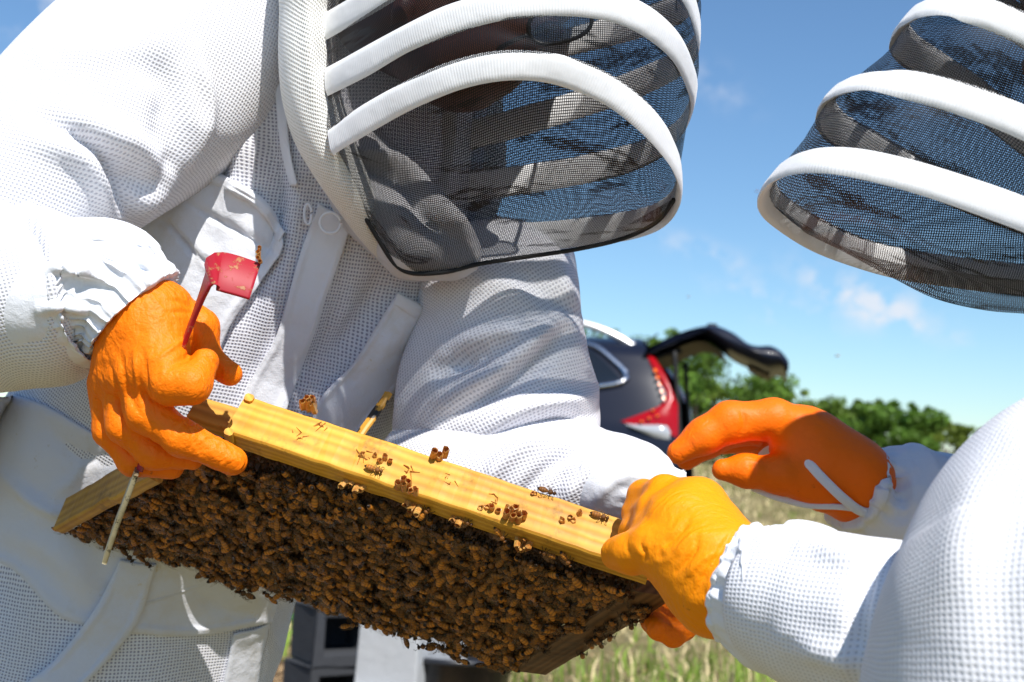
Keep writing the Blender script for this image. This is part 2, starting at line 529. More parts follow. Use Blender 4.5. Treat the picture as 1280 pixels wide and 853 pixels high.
def fabric_cotton(name, col=(.77, .785, .835), dirt=.5, dirtcol=(.60, .52, .38), bump=.0006, weave=True):
    m = Mat(name)
    ob = m.coord('Object')
    w = m.noise(26, 5, ob); w2 = m.noise(900, 2, m.coord('UV'))
    st = m.ramp(m.noise(14, 6, ob, .7), [(.52, (0, 0, 0)), (.72, (dirt,) * 3)])
    spots = m.ramp(m.noise(60, 4, ob, .8), [(.66, (0, 0, 0)), (.72, (dirt * 1.1,) * 3)])
    f = m.math('ADD', st, spots, clamp=True)
    m.p(col=m.mix(f, col, dirtcol), rough=.85, spec=.2, sheen=.15)
    h = m.math('ADD', m.math('MULTIPLY', w, 6.0), m.math('MULTIPLY', w2, .35))
    m.bump(h, bump, 1.0)
    return m.m
MESHF = fabric_mesh('ventilated mesh fabric', hole=(.50, .50, .56), bumpd=.0005, hr=.27)
MESHD = fabric_mesh('open mesh lining fabric', col=(.74, .745, .80), rot=.2, hole=(.30, .30, .37), hr=.29, bumpd=.0006)  # base tone lowered to put shade on the trunk into the colour
MESHB = fabric_mesh('knitted mesh fabric of the second suit', rot=.08, pitch=.0031, hole=(.58, .58, .62), hr=.22, bumpd=.00045)
MESHH = fabric_mesh('mesh fabric of the hood', rot=-.35, col=(.86, .85, .82), hole=(.58, .56, .50), hr=.24, bumpd=.0007)
COT = fabric_cotton('white cotton')
COTC = fabric_cotton('clean white cotton', dirt=.12)
COTD = fabric_cotton('soiled shade darkened cotton', dirt=.5, col=(.62, .63, .69), dirtcol=(.45, .39, .27))  # stains are soil; the darker base paints shade on the lower suit
COTL = fabric_cotton('shade darkened white cotton', dirt=.5, col=(.64, .65, .71))  # white cotton darkened in colour for the shaded lower panels
def glove_mat(name, col, k=1.0):
    m = Mat(name)
    ob = m.coord('Object')
    st = m.mapping(ob, (90, 300, 90), (.5, .2, .4))
    w = m.noise(1, 4, st, .6)
    w2 = m.noise(45, 4, ob, .55)
    wv = m.n('ShaderNodeTexWave', wave_type='BANDS', bands_direction='Y'); wv.inputs['Scale'].default_value = 60; wv.inputs['Distortion'].default_value = 9
    wv.inputs['Detail'].default_value = 3; wv.inputs['Detail Scale'].default_value = 1.2
    m.t.links.new(ob, wv.inputs['Vector'])
    mask = m.ramp(m.noise(22, 2, ob), [(.45, (0, 0, 0)), (.6, (1, 1, 1))])
    w3 = m.noise(420, 3, m.mapping(ob, (1, .45, 1), (0, 0, .6)), .6)
    h = m.math('ADD', m.math('ADD', m.math('MULTIPLY', m.math('ABSOLUTE', m.math('SUBTRACT', w, .5)), -1.5), m.math('MULTIPLY', w2, .4)), m.math('ADD', m.math('MULTIPLY', w3, .22), m.math('MULTIPLY', m.math('MULTIPLY', wv.outputs['Fac'], mask), .35)))
    dirt = m.ramp(m.noise(120, 5, ob, .7), [(.66, (0, 0, 0)), (.74, (.7,) * 3)])
    c = m.mix(dirt, col, (col[0] * .35, col[1] * .3, .01))
    m.p(col=c, rough=.5, spec=.25, sss=.1)
    m.b.inputs['Subsurface Radius'].default_value = (1, .35, .05); m.b.inputs['Subsurface Scale'].default_value = .004
    m.bump(h, .0016 * k, 1.0)
    return m.m
ORANGE = glove_mat('orange nitrile', (.97, .20, .0006), .9)
YELLOWO = glove_mat('yellow orange nitrile', (1.0, .30, .001), .45)  # yellower base puts the strong sunlight into the glove colour
ORANGE2 = glove_mat('orange nitrile of the far glove', (.97, .165, .0006), .5)
def band_mat():
    m = Mat('white ribbed band'); uv = m.coord('UV')
    s = m.n('ShaderNodeSeparateXYZ'); m.t.links.new(uv, s.inputs[0])
    rib = m.math('SINE', m.math('MULTIPLY', s.outputs[1], 2 * PI / .0021)); low = m.noise(24, 3, m.coord('Object'))
    st = m.ramp(m.noise(30, 5, m.coord('Object'), .7), [(.6, (0, 0, 0)), (.8, (.25,) * 3)])
    m.p(col=m.mix(st, (.80, .80, .81), (.6, .54, .42)), rough=.8, spec=.25, sheen=.2)
    m.bump(m.math('ADD', m.math('MULTIPLY', rib, .035), m.math('MULTIPLY', low, 1.5)), .0012, 1)
    return m.m
BAND = band_mat()
def netting(name, pitch=.0015, cov=.33, tint=(.006, .006, .008)):
    m = Mat(name)
    uv = m.coord('UV')
    mp = m.mapping(uv, (1 / pitch, 1 / pitch, 1), (0, 0, .25))
    s = m.n('ShaderNodeSeparateXYZ'); m.t.links.new(mp, s.inputs[0])
    # loosely bunched: the threads draw together along wrinkles
    bunch = m.ramp(m.noise(28, 4, m.mapping(uv, (.35, 1.6, 1))), [(.57, (0, 0, 0)), (.62, (.36,) * 3), (.67, (.0,) * 3)])
    c = m.math('ADD', bunch, cov)
    fx = m.math('LESS_THAN', m.math('FRACT', s.outputs[0]), c); fy = m.math('LESS_THAN', m.math('FRACT', s.outputs[1]), c)
    thread = m.math('MAXIMUM', fx, fy)
    tr = m.n('ShaderNodeBsdfTransparent')
    m.p(col=tint, rough=.45, spec=.28)
    mx = m.n('ShaderNodeMixShader'); m.t.links.new(thread, mx.inputs[0]); m.t.links.new(tr.outputs[0], mx.inputs[1]); m.t.links.new(m.b.outputs[0], mx.inputs[2])
    m.t.links.new(mx.outputs[0], m.o.inputs[0])
    return m.m
NET = netting('black veil netting')
def wood_mat(name, c1, c2, stain=(.10, .045, .012), amount=.3, scale=1.0, axis='X'):
    m = Mat(name)
    ob = m.coord('UV')
    mp = m.mapping(ob, (6 * scale, 60 * scale, 6 * scale))
    g = m.noise(1.3, 6, mp, .6)
    wv = m.n('ShaderNodeTexWave', bands_direction='Y'); wv.inputs['Scale'].default_value = 45; wv.inputs['Distortion'].default_value = 7; wv.inputs['Detail'].default_value = 3
    wv.inputs['Detail Scale'].default_value = .6
    m.t.links.new(m.mapping(ob, (.12, 1, 1)), wv.inputs['Vector'])
    f = m.math('ADD', m.math('MULTIPLY', g, .7), m.math('MULTIPLY', wv.outputs['Fac'], .4), clamp=True)
    c = m.ramp(f, [(.25, c1), (.85, c2)])
    st = m.ramp(m.noise(38, 6, m.coord('Object'), .75), [(.56, (0, 0, 0)), (.70, (amount,) * 3)])
    st2 = m.ramp(m.noise(9, 5, m.coord('Object'), .7), [(.48, (1, 1, 1)), (.75, (.62, .55, .45))])
    mm = m.n('ShaderNodeMixRGB', blend_type='MULTIPLY'); mm.inputs[0].default_value = 1
    m.t.links.new(m.mix(st, c, stain), mm.inputs[1]); m.t.links.new(st2, mm.inputs[2])
    m.p(col=mm.outputs[0], rough=.5, spec=.3)
    m.bump(f, .0006, .7)
    return m.m
WOOD = wood_mat('waxed yellow pine', (.78, .42, .05), (.55, .25, .022), amount=.6)
WOODP = wood_mat('yellow pine side bar', (.62, .34, .05), (.40, .19, .025), amount=.6)
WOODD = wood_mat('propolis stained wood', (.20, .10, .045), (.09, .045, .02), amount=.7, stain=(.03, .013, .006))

# ------------------------------------------------------------------ the setting
def ground_mat():
    m = Mat('dry grass ground')
    ob = m.coord('Object')
    n1 = m.noise(.35, 6, ob); n2 = m.noise(3, 6, ob, .7); n3 = m.noise(40, 4, m.mapping(ob, (1, .3, 1)), .8)
    f = m.math('ADD', m.math('MULTIPLY', n1, .5), m.math('MULTIPLY', n2, .5))
    c = m.ramp(f, [(.36, (.13, .14, .035)), (.46, (.30, .25, .11)), (.6, (.42, .34, .18))])
    c = m.mix(m.math('MULTIPLY', n3, .6), c, (.16, .12, .055))
    # bare, mulched earth round the hive stand
    s = m.n('ShaderNodeSeparateXYZ'); m.t.links.new(ob, s.inputs[0])
    dx, dy = m.math('SUBTRACT', s.outputs[0], MUL[0]), m.math('SUBTRACT', s.outputs[1], MUL[1])
    r = m.math('SQRT', m.math('ADD', m.math('MULTIPLY', dx, dx), m.math('MULTIPLY', dy, dy)))
    k = m.math('MULTIPLY', m.math('SUBTRACT', 1.75, m.math('ADD', r, m.math('MULTIPLY', n2, .8))), 3, clamp=True)
    mulch = m.ramp(m.noise(26, 6, m.mapping(ob, (1, .5, 1)), .75), [(.35, (.05, .028, .014)), (.55, (.22, .13, .06)), (.72, (.5, .36, .2))])
    m.p(col=m.mix(k, c, mulch), rough=.95, spec=.1)
    m.bump(m.math('ADD', n2, n3), .06, .8)
    return m.m
blk = ground_at(495, 905)      # foot of the pale blocks
MUL = (blk[0] - .75, blk[1] + .1)
n = 90
xs = np.sign(np.linspace(-1, 1, n)) * np.abs(np.linspace(-1, 1, n)) ** 3 * 900
ys = -60 + 60 * np.linspace(0, 1, n) + (np.linspace(0, 1, n) ** 5) * 1740
ys = np.sort(np.concatenate([ys, np.linspace(8, 45, 40)])); ny = len(ys)
X, Y = np.meshgrid(xs, ys)
Z = .03 * fbm(np.stack([X * .4, Y * .4, 0 * X], -1)) * np.clip(np.hypot(X, Y) / 4, 0, 1) - .01
_t = np.clip((Y - 10.5) / 24, 0, 1); Z = Z + .80 * _t * _t * (3 - 2 * _t)
gv = np.stack([X, Y, Z], -1).reshape(-1, 3)
tag(build('ground', gv, gridfaces(ny, n, False), ground_mat(), lens=False, origin=np.zeros(3)), kind='structure')

def rise(y):                    # the field climbs gently towards the trees
    t = np.clip((np.asarray(y, float) - 10.5) / 24, 0, 1); return .80 * t * t * (3 - 2 * t)
# grass blades, denser near the camera, two kinds of blade
def grass():
    m = Mat('grass blades')
    a = m.n('ShaderNodeVertexColor'); a.layer_name = 'col'
    m.p(col=a.outputs[0], rough=.6, spec=.2)
    V, Fc, Cc = [], [], []
    rg = np.random.RandomState(5)
    N = 90000
    y = 3.6 + 30 * rg.rand(N) ** 1.7
    x = (rg.rand(N) * 2 - 1) * (.46 * y + .6)
    keep = ~((np.abs(x - MUL[0]) < 1.25 + .25 * rg.randn(N)) & (np.abs(y - MUL[1]) < 1.2 + .2 * rg.randn(N)))
    patch = fbm(np.stack([x * .9, y * .9, 0 * x], -1))
    keep &= rg.rand(N) < np.clip(.75 + patch * .9, .2, 1)
    x, y, patch = x[keep], y[keep], patch[keep]; N = len(x)
    hgt = (.05 + .13 * rg.rand(N) ** 2) * (1 + .4 * patch)
    wd = (.0022 + .003 * rg.rand(N)) * (1 + y * .09)
    az = rg.rand(N) * 2 * PI; ln = rg.rand(N) * .9; lz = rg.rand(N) * 2 * PI
    side = np.stack([np.cos(az), np.sin(az), 0 * az], 1) * wd[:, None]
    base = np.stack([x, y, rise(y) - .01], 1)
    lean = np.stack([np.cos(lz), np.sin(lz), 0 * lz], 1) * (ln * hgt)[:, None]
    mid = base + .35 * lean + np.stack([0 * x, 0 * x, hgt * .55], 1)
    tip = base + lean + np.stack([0 * x, 0 * x, hgt * (1 - .3 * ln)], 1)
    V = np.stack([base - side, base + side, mid + side * .7, mid - side * .7, tip], 1).reshape(-1, 3)
    k = np.arange(N) * 5
    quads = np.stack([k, k + 1, k + 2, k + 3], 1); tris = np.stack([k + 3, k + 2, k + 4], 1)
    straw = rg.rand(N) < np.clip(.62 + .35 * (y > 8.5) + .5 * vnoise(np.stack([x * .7 + 9, y * .7, 0 * x], -1)), .1, .9)
    c = np.where(straw[:, None], np.array([.58, .48, .26]) * (.65 + .7 * rg.rand(N, 1)), np.array([.16, .24, .035]) * (.5 + 1.1 * rg.rand(N, 1)))
    o = build('grass', V, quads.tolist() + tris.tolist(), m.m, lens=False, origin=np.zeros(3), smooth=False, col=np.repeat(c, 5, 0))
    tag(o, label='dry and green field grass growing in the field behind the beekeepers', cat='grass', kind='stuff')
    # straw litter on the bare earth
    N = 5000
    x = MUL[0] + rg.randn(N) * .75; y = MUL[1] + rg.randn(N) * .9
    az = rg.rand(N) * PI; L = .02 + .07 * rg.rand(N); w = .003 + .004 * rg.rand(N)
    d = np.stack([np.cos(az), np.sin(az), .25 * (rg.rand(N) - .3)], 1) * L[:, None] / 2; s = np.stack([-np.sin(az), np.cos(az), 0 * az], 1) * w[:, None]
    b = np.stack([x, y, .012 + .02 * rg.rand(N)], 1)
    V = np.stack([b - d - s, b + d - s, b + d + s, b - d + s], 1).reshape(-1, 3); k = np.arange(N) * 4
    c = np.array([.46, .30, .15]) * (.35 + .9 * rg.rand(N, 1))
    o = build('mulch', V, np.stack([k, k + 1, k + 2, k + 3], 1).tolist(), m.m, lens=False, origin=np.zeros(3), smooth=False, col=np.repeat(c, 4, 0))
    tag(o, label='brown straw and bark mulch lying round the concrete blocks', cat='mulch', kind='stuff')
grass()

# trees along the far edge of the field
BARK = Mat('bark'); BARK.p(col=BARK.ramp(BARK.noise(9, 5, BARK.coord()), [(.3, (.07, .05, .035)), (.7, (.16, .12, .09))]), rough=.9)
def leaf_mat():
    m = Mat('leaves')
    a = m.n('ShaderNodeVertexColor'); a.layer_name = 'col'
    m.p(col=a.outputs[0], rough=.5, spec=.25)
    tr = m.n('ShaderNodeBsdfTranslucent'); m.t.links.new(a.outputs[0], tr.inputs[0])
    mx = m.n('ShaderNodeMixShader'); mx.inputs[0].default_value = .3
    m.t.links.new(m.b.outputs[0], mx.inputs[1]); m.t.links.new(tr.outputs[0], mx.inputs[2]); m.t.links.new(mx.outputs[0], m.o.inputs[0])
    return m.m
LEAF = leaf_mat()
def tree(loc, H, W, seed, label, hue=1.0):
    rg = np.random.RandomState(seed)
    root = empty('tree', loc, label=label, cat='tree', group='bushy trees along the far edge of the field')
    V, Fc = [], []
    def limb(a, b, r0, r1):
        a, b = np.array(a, float), np.array(b, float)
        T = unit(b - a); u = unit(np.cross(T, [0.3, 1, .2])); w = np.cross(T, u); k = len(V)
        for p, r in ((a, r0), ((a + b) / 2 + rg.randn(3) * .03 * H, (r0 + r1) / 2), (b, r1)):
            for j in range(7):
                t = 2 * PI * j / 7; V.append(p + r * (math.cos(t) * u + math.sin(t) * w))
        for i in range(2):
            for j in range(7): Fc.append((k + i * 7 + j, k + i * 7 + (j + 1) % 7, k + (i + 1) * 7 + (j + 1) % 7, k + (i + 1) * 7 + j))
    limb((0, 0, -.1), (0.05, 0, H * .42), .05 * H * .6, .03 * H * .6)
    clumps = []
    nb = 17
    for i in range(nb):
        t = rg.rand(); a = rg.rand() * 2 * PI; zz = H * (.12 + .82 * (i + .5) / nb)
        rad = W / 2 * math.sqrt(max(.08, 1 - ((zz / H - .45) / .6) ** 2)) * (.35 + .6 * rg.rand())
        e = np.array([rad * math.cos(a), rad * math.sin(a), zz])
        limb((0, 0, min(H * .4, zz * .6)), e, .014 * H, .004 * H)
        clumps.append((e, (.16 + .14 * rg.rand()) * H * .9))
        for k in range(2): clumps.append((e + rg.randn(3) * .13 * H * np.array([1, 1, .55]), (.08 + .11 * rg.rand()) * H))
    for k in range(7): clumps.append((np.array([rg.randn() * W * .22, rg.randn() * W * .2, H * (.86 + .18 * rg.rand())]), .06 * H))
    w = build('trunk', np.array(V) + loc, Fc, BARK.m, root, lens=False)
    vs, cs = [], []
    for c, r in clumps:
        nl = int(230 * (r / (.2 * H)) ** 1.6) + 30
        d = unit(rg.randn(nl, 3)) * (rg.rand(nl, 1) ** .45) * r * np.array([1.1, 1.1, .75])
        p = c + d
        a = unit(rg.randn(nl, 3)); b = unit(np.cross(a, rg.randn(nl, 3))); s = (.02 + .022 * rg.rand(nl, 1)) * 2.1
        q = np.stack([p - a * s, p + b * s * .5, p + a * s, p - b * s * .5], 1)
        vs.append(q.reshape(-1, 3))
        tone = (.55 + .9 * rg.rand(nl, 1)) * (.7 + .6 * rg.rand())
        cc = np.array([.125 * hue, .21, .03]) * tone
        cs.append(np.repeat(cc, 4, 0))
    vs = np.vstack(vs); cs = np.vstack(cs); vs[:, 2] = np.maximum(vs[:, 2], .02)
    k = np.arange(len(vs) // 4) * 4
    build('crown', vs + loc, np.stack([k, k + 1, k + 2, k + 3], 1).tolist(), LEAF, root, lens=False, smooth=False, col=cs)
    return root
for i, (px, Yd, H, W, hue, lab) in enumerate([
        (775, 33, 3.6, 3.2, 1.0, 'bushy tree whose top shows just above the roof of the car'),
        (868, 30, 3.15, 3.6, .95, 'dense green tree directly behind the raised tailgate of the car'),
        (930, 34, 2.65, 3.3, 1.15, 'green tree just behind the orange gloved index finger'),
        (985, 37, 2.45, 2.6, 1.1, 'loose topped tree standing right above the knuckles of the orange glove'),
        (1068, 36, 2.42, 2.4, 1.05, 'round green tree in the gap right of the orange glove'),
        (1118, 34, 2.3, 2.7, .9, 'wide dark green tree above the white gathered cuff of the far arm'),
        (1182, 38, 2.1, 3.0, 1.25, 'light green tree nearest the white sleeve of the second beekeeper'),
        (1275, 40, 2.4, 4.2, 1.0, 'low tree hidden behind the near white sleeve'),
        (660, 36, 3.2, 4.4, 1.0, 'tree standing behind the front of the car'),
        (520, 38, 3.0, 4.6, 1.0, 'tree behind the body of the first beekeeper')]):
    if px in (660, 520, 1275): continue
    q = at_dist(px, Yd); q[2] = float(rise(Yd)) - .03
    tree(q, H - .72, W, 40 + i, lab, hue)

# concrete blocks of the hive stand
def concrete(name, c):
    m = Mat(name); ob = m.coord('Object')
    n1 = m.noise(260, 4, ob, .8); n2 = m.noise(18, 5, ob)
    m.p(col=m.mix(m.math('MULTIPLY', n1, .5), tuple(x * 1.15 for x in c), tuple(x * .6 for x in c)), rough=.95, spec=.15)
    m.bump(m.math('ADD', m.math('MULTIPLY', n1, .4), n2), .004, 1)
    return m.m
CONC = concrete('pale concrete', (.44, .445, .455)); CONC2 = concrete('shade darkened concrete', (.05, .053, .06))  # same concrete twice: lightened as if sunlit, darkened to paint the shade
def hollow_block(loc, size, yaw, mat, label, upright=False):
    """a concrete block with two square cells, the cells opening along local y"""
    sx, sy, sz = size; t = .036
    if upright: sy, sz = sz, sy
    V, Fc = [], []
    def ring(x0, x1, z0, z1, y): return [(x0, y, z0), (x1, y, z0), (x1, y, z1), (x0, y, z1)]
    xs = [-sx / 2, -t / 2, t / 2, sx / 2]
    holes = [(-sx / 2 + t, -t / 2), (t / 2, sx / 2 - t)]
    for s, y in ((0, -sy / 2), (1, sy / 2)):
        V += ring(-sx / 2, sx / 2, 0, sz, y)
        for a, b in holes: V += ring(a, b, t, sz - t, y)
    # index helpers: face s base = 12*s
    def q(*i): Fc.append(i)
    for s in (0, 1):
        o = 12 * s; e = [o, o + 1, o + 2, o + 3]; h1 = [o + 4, o + 5, o + 6, o + 7]; h2 = [o + 8, o + 9, o + 10, o + 11]
        q(e[0], h1[0], h1[3], e[3]); q(h1[1], h2[0], h2[3], h1[2]); q(h2[1], e[1], e[2], h2[2])
        Fc.append((e[0], e[1], h2[1], h2[0], h1[1], h1[0])); Fc.append((e[3], h1[3], h1[2], h2[3], h2[2], e[2]))
    if not upright:
        k = len(V)
        for a, b in holes: V += ring(a, b, t, sz - t, sy / 2 - .03)
        q(k, k + 1, k + 2, k + 3); q(k + 4, k + 5, k + 6, k + 7)
    for a in (0, 4, 8):
        for j in range(4):
            q(a + j, a + (j + 1) % 4, 12 + a + (j + 1) % 4, 12 + a + j)
    V = np.array(V, float)
    if upright: V = np.stack([V[:, 0], V[:, 2] - sz / 2, V[:, 1] + sy / 2], 1)
    c, s_ = math.cos(yaw), math.sin(yaw)
    V = V @ np.array([[c, s_, 0], [-s_, c, 0], [0, 0, 1]]) + loc
    o = build('concrete_block', V, Fc, mat, lens=False, smooth=False)
    bv = o.modifiers.new('bevel', 'BEVEL'); bv.width = .006; bv.segments = 2
    return tag(o, label=label, cat='concrete block', group='hollow concrete blocks stacked as a hive stand')
b0 = ground_at(502, 925); 
hollow_block(np.array([b0[0], b0[1], 0]), (.40, .20, .19), 1.25, CONC, 'pale sunlit concrete block carrying another, mortar line on top', True)
hollow_block(np.array([b0[0] + .02, b0[1] + .03, .192]), (.40, .20, .19), 1.22, CONC, 'upper pale sunlit concrete block under the bee covered comb', True)
b1 = ground_at(450, 905)
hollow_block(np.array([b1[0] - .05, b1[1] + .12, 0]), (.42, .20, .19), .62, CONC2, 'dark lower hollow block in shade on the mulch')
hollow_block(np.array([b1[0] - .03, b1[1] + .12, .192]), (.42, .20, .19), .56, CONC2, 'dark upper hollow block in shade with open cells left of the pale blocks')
# black tub beside the blocks
tv = []
tb = ground_at(562, 925)
for r, z in ((.15, 0), (.19, .26), (.205, .262), (.205, .28), (.185, .28), (.15, .03)):
    for j in range(32): tv.append((tb[0] + r * math.cos(j * PI / 16), tb[1] + r * math.sin(j * PI / 16), z))
tag(build('black_tub', tv, gridfaces(6, 32, True) + [tuple(range(160, 192))], plain('black plastic', (.015, .016, .02), .3), lens=False),
    label='round black plastic tub standing right of the pale concrete blocks', cat='tub')
# green weed at the foot of the blocks
def weed(loc):
    rg = np.random.RandomState(3); root = empty('weed', loc, label='low leafy green weed growing behind the dark concrete block', cat='weed')
    for i in range(16):
        a = rg.rand() * 2 * PI; L = .12 + .12 * rg.rand(); w = .03 + .02 * rg.rand(); V = []
        for t in np.linspace(0, 1, 6):
            c = np.array([math.cos(a), math.sin(a), 0]) * L * t + np.array([0, 0, L * (1.1 * t - .75 * t * t)]); s = np.array([-math.sin(a), math.cos(a), 0]) * w * math.sin(PI * min(1, t * .92 + .05))
            V += [c - s, c + s + [0, 0, .01]]
        build('leaf', np.array(V) + loc, [(2 * k, 2 * k + 1, 2 * k + 3, 2 * k + 2) for k in range(5)], plain('weed leaf', (.06, .16, .03), .5) if i == 0 else bpy.data.materials['weed leaf'], root, lens=False)
w0 = ground_at(352, 790); w0[2] = 0
weed(w0)

# ------------------------------------------------------------------ the car with its tailgate up
def car():
    D = 9.2; S = F / D
    yaw = math.radians(11)
    fw, lf = np.array([-math.cos(yaw), math.sin(yaw), 0]), np.array([-math.sin(yaw), -math.cos(yaw), 0])
    c0 = at_dist(845, D)                      # rear left corner of the bumper
    org = c0 - lf * .88
    def hor(px): return 560 + (px - 700) * math.tan(ROLL)
    def Q(px, py): return ((845 - px) / S, .95 + (hor(px) - py) / S)   # view -> (metres forward of the tail, height)
    W = lambda s, y, z: org + fw * s + lf * y + np.array([0, 0, z])
    zk = [.2, .35, .6, .95, 1.1, 1.45, 1.66, 1.74, 1.78]; yk = [.80, .86, .90, .905, .88, .75, .64, .45, .0]
    def half(s, z):
        return np.interp(z, zk, yk) * (1 - .07 * math.exp(-max(s - rear(z), 0) / .18))
    rz = [.2, .4, .6, 1.0, 1.28, 1.5, 1.70, 1.8]; rx = [.10, -.04, -.05, .0, .02, .13, .28, .36]
    def rear(z): return float(np.interp(z, rz, rx))
    def front(z): return float(np.interp(z, [.2, .5, .8, .98, 1.02, 1.2, 1.5, 1.7, 1.8], [4.3, 4.42, 4.35, 4.1, 3.15, 2.95, 2.45, 2.1, 1.9]))
    paint = Mat('dark blue black car paint'); paint.p(col=(.008, .011, .024), rough=.35, spec=.2, coat=.12); paint = paint.m
    glass = plain('tinted car glass', (.01, .012, .015), .05, spec=.8)
    chrome = plain('satin chrome', (.78, .79, .82), .22, metal=1.0)
    black = plain('black rubber trim', (.012, .012, .013), .6)
    silver = plain('silver roof rail', (.75, .76, .78), .3, metal=.6)
    root = empty('car', W(2.2, 0, 0), label='dark blue estate car with its tailgate raised, parked in the field', cat='car')
    def patch(name, fn, nu, nv, mat, **k):
        V = [fn(i / (nv - 1), j / (nu - 1)) for i in range(nv) for j in range(nu)]
        return build(name, np.array(V), gridfaces(nv, nu, False), mat, root, lens=False, **k)
    # closed shell: left, roof, right
    zs = list(np.linspace(.2, 1.0, 9)) + list(np.linspace(1.05, 1.76, 14))
    V = []
    nx = 44
    for side in (1, -1):
        for z in zs:
            for i in range(nx):
                t = (i / (nx - 1)) ** 1.3; s = rear(z) + (front(z) - rear(z)) * t
                y = half(s, z) * (1 - .12 * max(0, (t - .8) / .2) ** 2)
                V.append(W(s, side * y, z))
    nz = len(zs); fc = gridfaces(nz, nx, False); f2 = [tuple(nz * nx + k for k in reversed(q)) for q in fc]
    top = [((nz - 1) * nx + i, (nz - 1) * nx + i + 1, nz * nx + (nz - 1) * nx + i + 1, nz * nx + (nz - 1) * nx + i) for i in range(nx - 1)]
    fr = [(k * nx + nx - 1, nz * nx + k * nx + nx - 1, nz * nx + (k + 1) * nx + nx - 1, (k + 1) * nx + nx - 1) for k in range(nz - 1)]
    body = build('body', np.array(V), fc + f2 + top + fr, paint, root, lens=False)
    # cabin inside, seen through the open back
    def boxq(name, s0, s1, y0, y1, z0, z1, mat, par=None):
        v = [W(s, y, z) for s in (s0, s1) for y in (y0, y1) for z in (z0, z1)]
        o = build(name, np.array(v), [(0, 1, 3, 2), (4, 6, 7, 5), (0, 4, 5, 1), (2, 3, 7, 6), (0, 2, 6, 4), (1, 5, 7, 3)], mat, par or root, lens=False, smooth=False)
        b = o.modifiers.new('b', 'BEVEL'); b.width = .015; b.segments = 2
        return o
    boxq('cargo_floor', .05, 1.2, -.7, .7, .62, .70, plain('grey car carpet', (.05, .05, .05), .9))
    boxq('rear_seat', 1.15, 1.35, -.66, .66, .70, 1.3, plain('beige car seat', (.32, .27, .21), .8))
    boxq('bumper', -.12, .12, -.86, .86, .38, .66, black)
    def side_poly(name, pts, mat, off=.008, n=10):
        """a panel on the left flank given by an outline in the view: fan of quads from two edges"""
        A, B = pts; a = cr([Q(*p) for p in A], n) ; b = cr([Q(*p) for p in B], n)
        V = []
        for i in range(5):
            t = i / 4
            for j in range(n):
                s, z = a[j] * (1 - t) + b[j] * t; s = max(s, rear(z) - .012)
                V.append(W(s, half(s, z) + off * (1 if 0 < i < 4 and 0 < j < n - 1 else .2), z))
        return build(name, np.array(V), gridfaces(5, n, False), mat, root, lens=False)
    side_poly('side_window', ([(560, 425), (690, 432), (728, 436), (766, 471)], [(560, 490), (690, 486), (728, 481), (768, 474)]), glass)
    def flank_tube(name, pts, r, mat, off=.012):
        L = [W(*(lambda sz: (sz[0], half(*sz) + off, sz[1]))(Q(*p))) for p in pts]
        return ribbon_tube(name, np.array(L), mat, root, r, r * .7, nr=50, ns=10, lens=False)
    flank_tube('window_trim', [(560, 418), (690, 424), (732, 430), (755, 447), (777, 466), (781, 473), (772, 479), (735, 485), (690, 490), (560, 496)], .026, chrome)
    L = [W(s, half(s, 1.7) - .02, z) for s, z in [Q(600, 388), Q(680, 392), Q(725, 402), Q(760, 417), Q(786, 434)]]
    ribbon_tube('roof_rail', np.array(L), silver, root, .03, .03, nr=40, ns=10, lens=False)
    # tail lamps
    red = Mat('red lamp glass'); red.p(col=(.33, .003, .007), rough=.2, spec=.25, coat=.2); red = red.m
    amber = plain('amber reflectors', (1.0, .18, .01), .15, spec=.8, coat=1.0); clear = plain('clear lamp glass', (.38, .39, .41), .12, spec=.8, coat=1.0)
    lamp = side_poly('tail_lamp', ([(800, 438), (822, 458), (840, 490), (850, 520), (853, 550)], [(797, 439), (811, 466), (829, 494), (824, 508), (774, 529)]), red, .03)
    def lamp_piece(name, pts, r, mat):
        L = [W(*(lambda sz: (sz[0], half(*sz) + .036, sz[1]))(Q(*p))) for p in pts]
        return ribbon_tube(name, np.array(L), mat, lamp, r, r * .5, nr=16, ns=8, lens=False)
    for k in range(5):
        a = (812 + k * 3.4, 462 + k * 9); lamp_piece('reflector', [a, (a[0] + 1.5, a[1] + 4)], .013, amber)
    for a in ((799, 530), (808, 526), (818, 523), (812, 516)): lamp_piece('reflector', [a, (a[0] + 3, a[1] - 1)], .016, amber)
    side_poly('reversing_lamp', ([(780, 532), (802, 533), (825, 530), (838, 533)], [(783, 535), (802, 543), (820, 550), (836, 552)]), clear, .028)
    # right tail lamp seen across the open boot
    V = []
    for i, z in enumerate(np.linspace(.98, 1.6, 9)):
        for y in (-.62, -.70, -.78, -.86):
            V.append(W(rear(z) - .03 + .03 * abs(y + .74) / .12, y * (1 - max(0, z - 1.3) * .5), z))
    build('tail_lamp', np.array(V), gridfaces(9, 4, False), red, root, lens=False)
    # D pillar inner edge + strut
    # tailgate: an outline extruded across the car
    up = [(794, 436), (812, 421), (840, 408), (878, 400), (905, 409), (926, 424), (940, 428), (956, 428), (970, 436), (980, 450), (977, 459)]
    dn = [(800, 442), (815, 436), (840, 424), (868, 418), (888, 428), (905, 440), (925, 450), (940, 457), (955, 464), (964, 462), (972, 463)]
    n = 40
    a, b = cr(up, n), cr(dn, n); V = []
    ys = np.linspace(.66, -.66, 12)
    for k, y in enumerate(ys):
        inset = .05 * (abs(y) / .66) ** 4
        for p, sgn in [(q, 1) for q in a] + [(q, -1) for q in b[::-1]]:
            s, z = Q(*p); V.append(W(s, y * 1.0, z - sgn * inset))
    m2 = 2 * n
    gf = gridfaces(12, m2, True); gf += [tuple(range(m2 - 1, -1, -1)), tuple(11 * m2 + j for j in range(m2))]
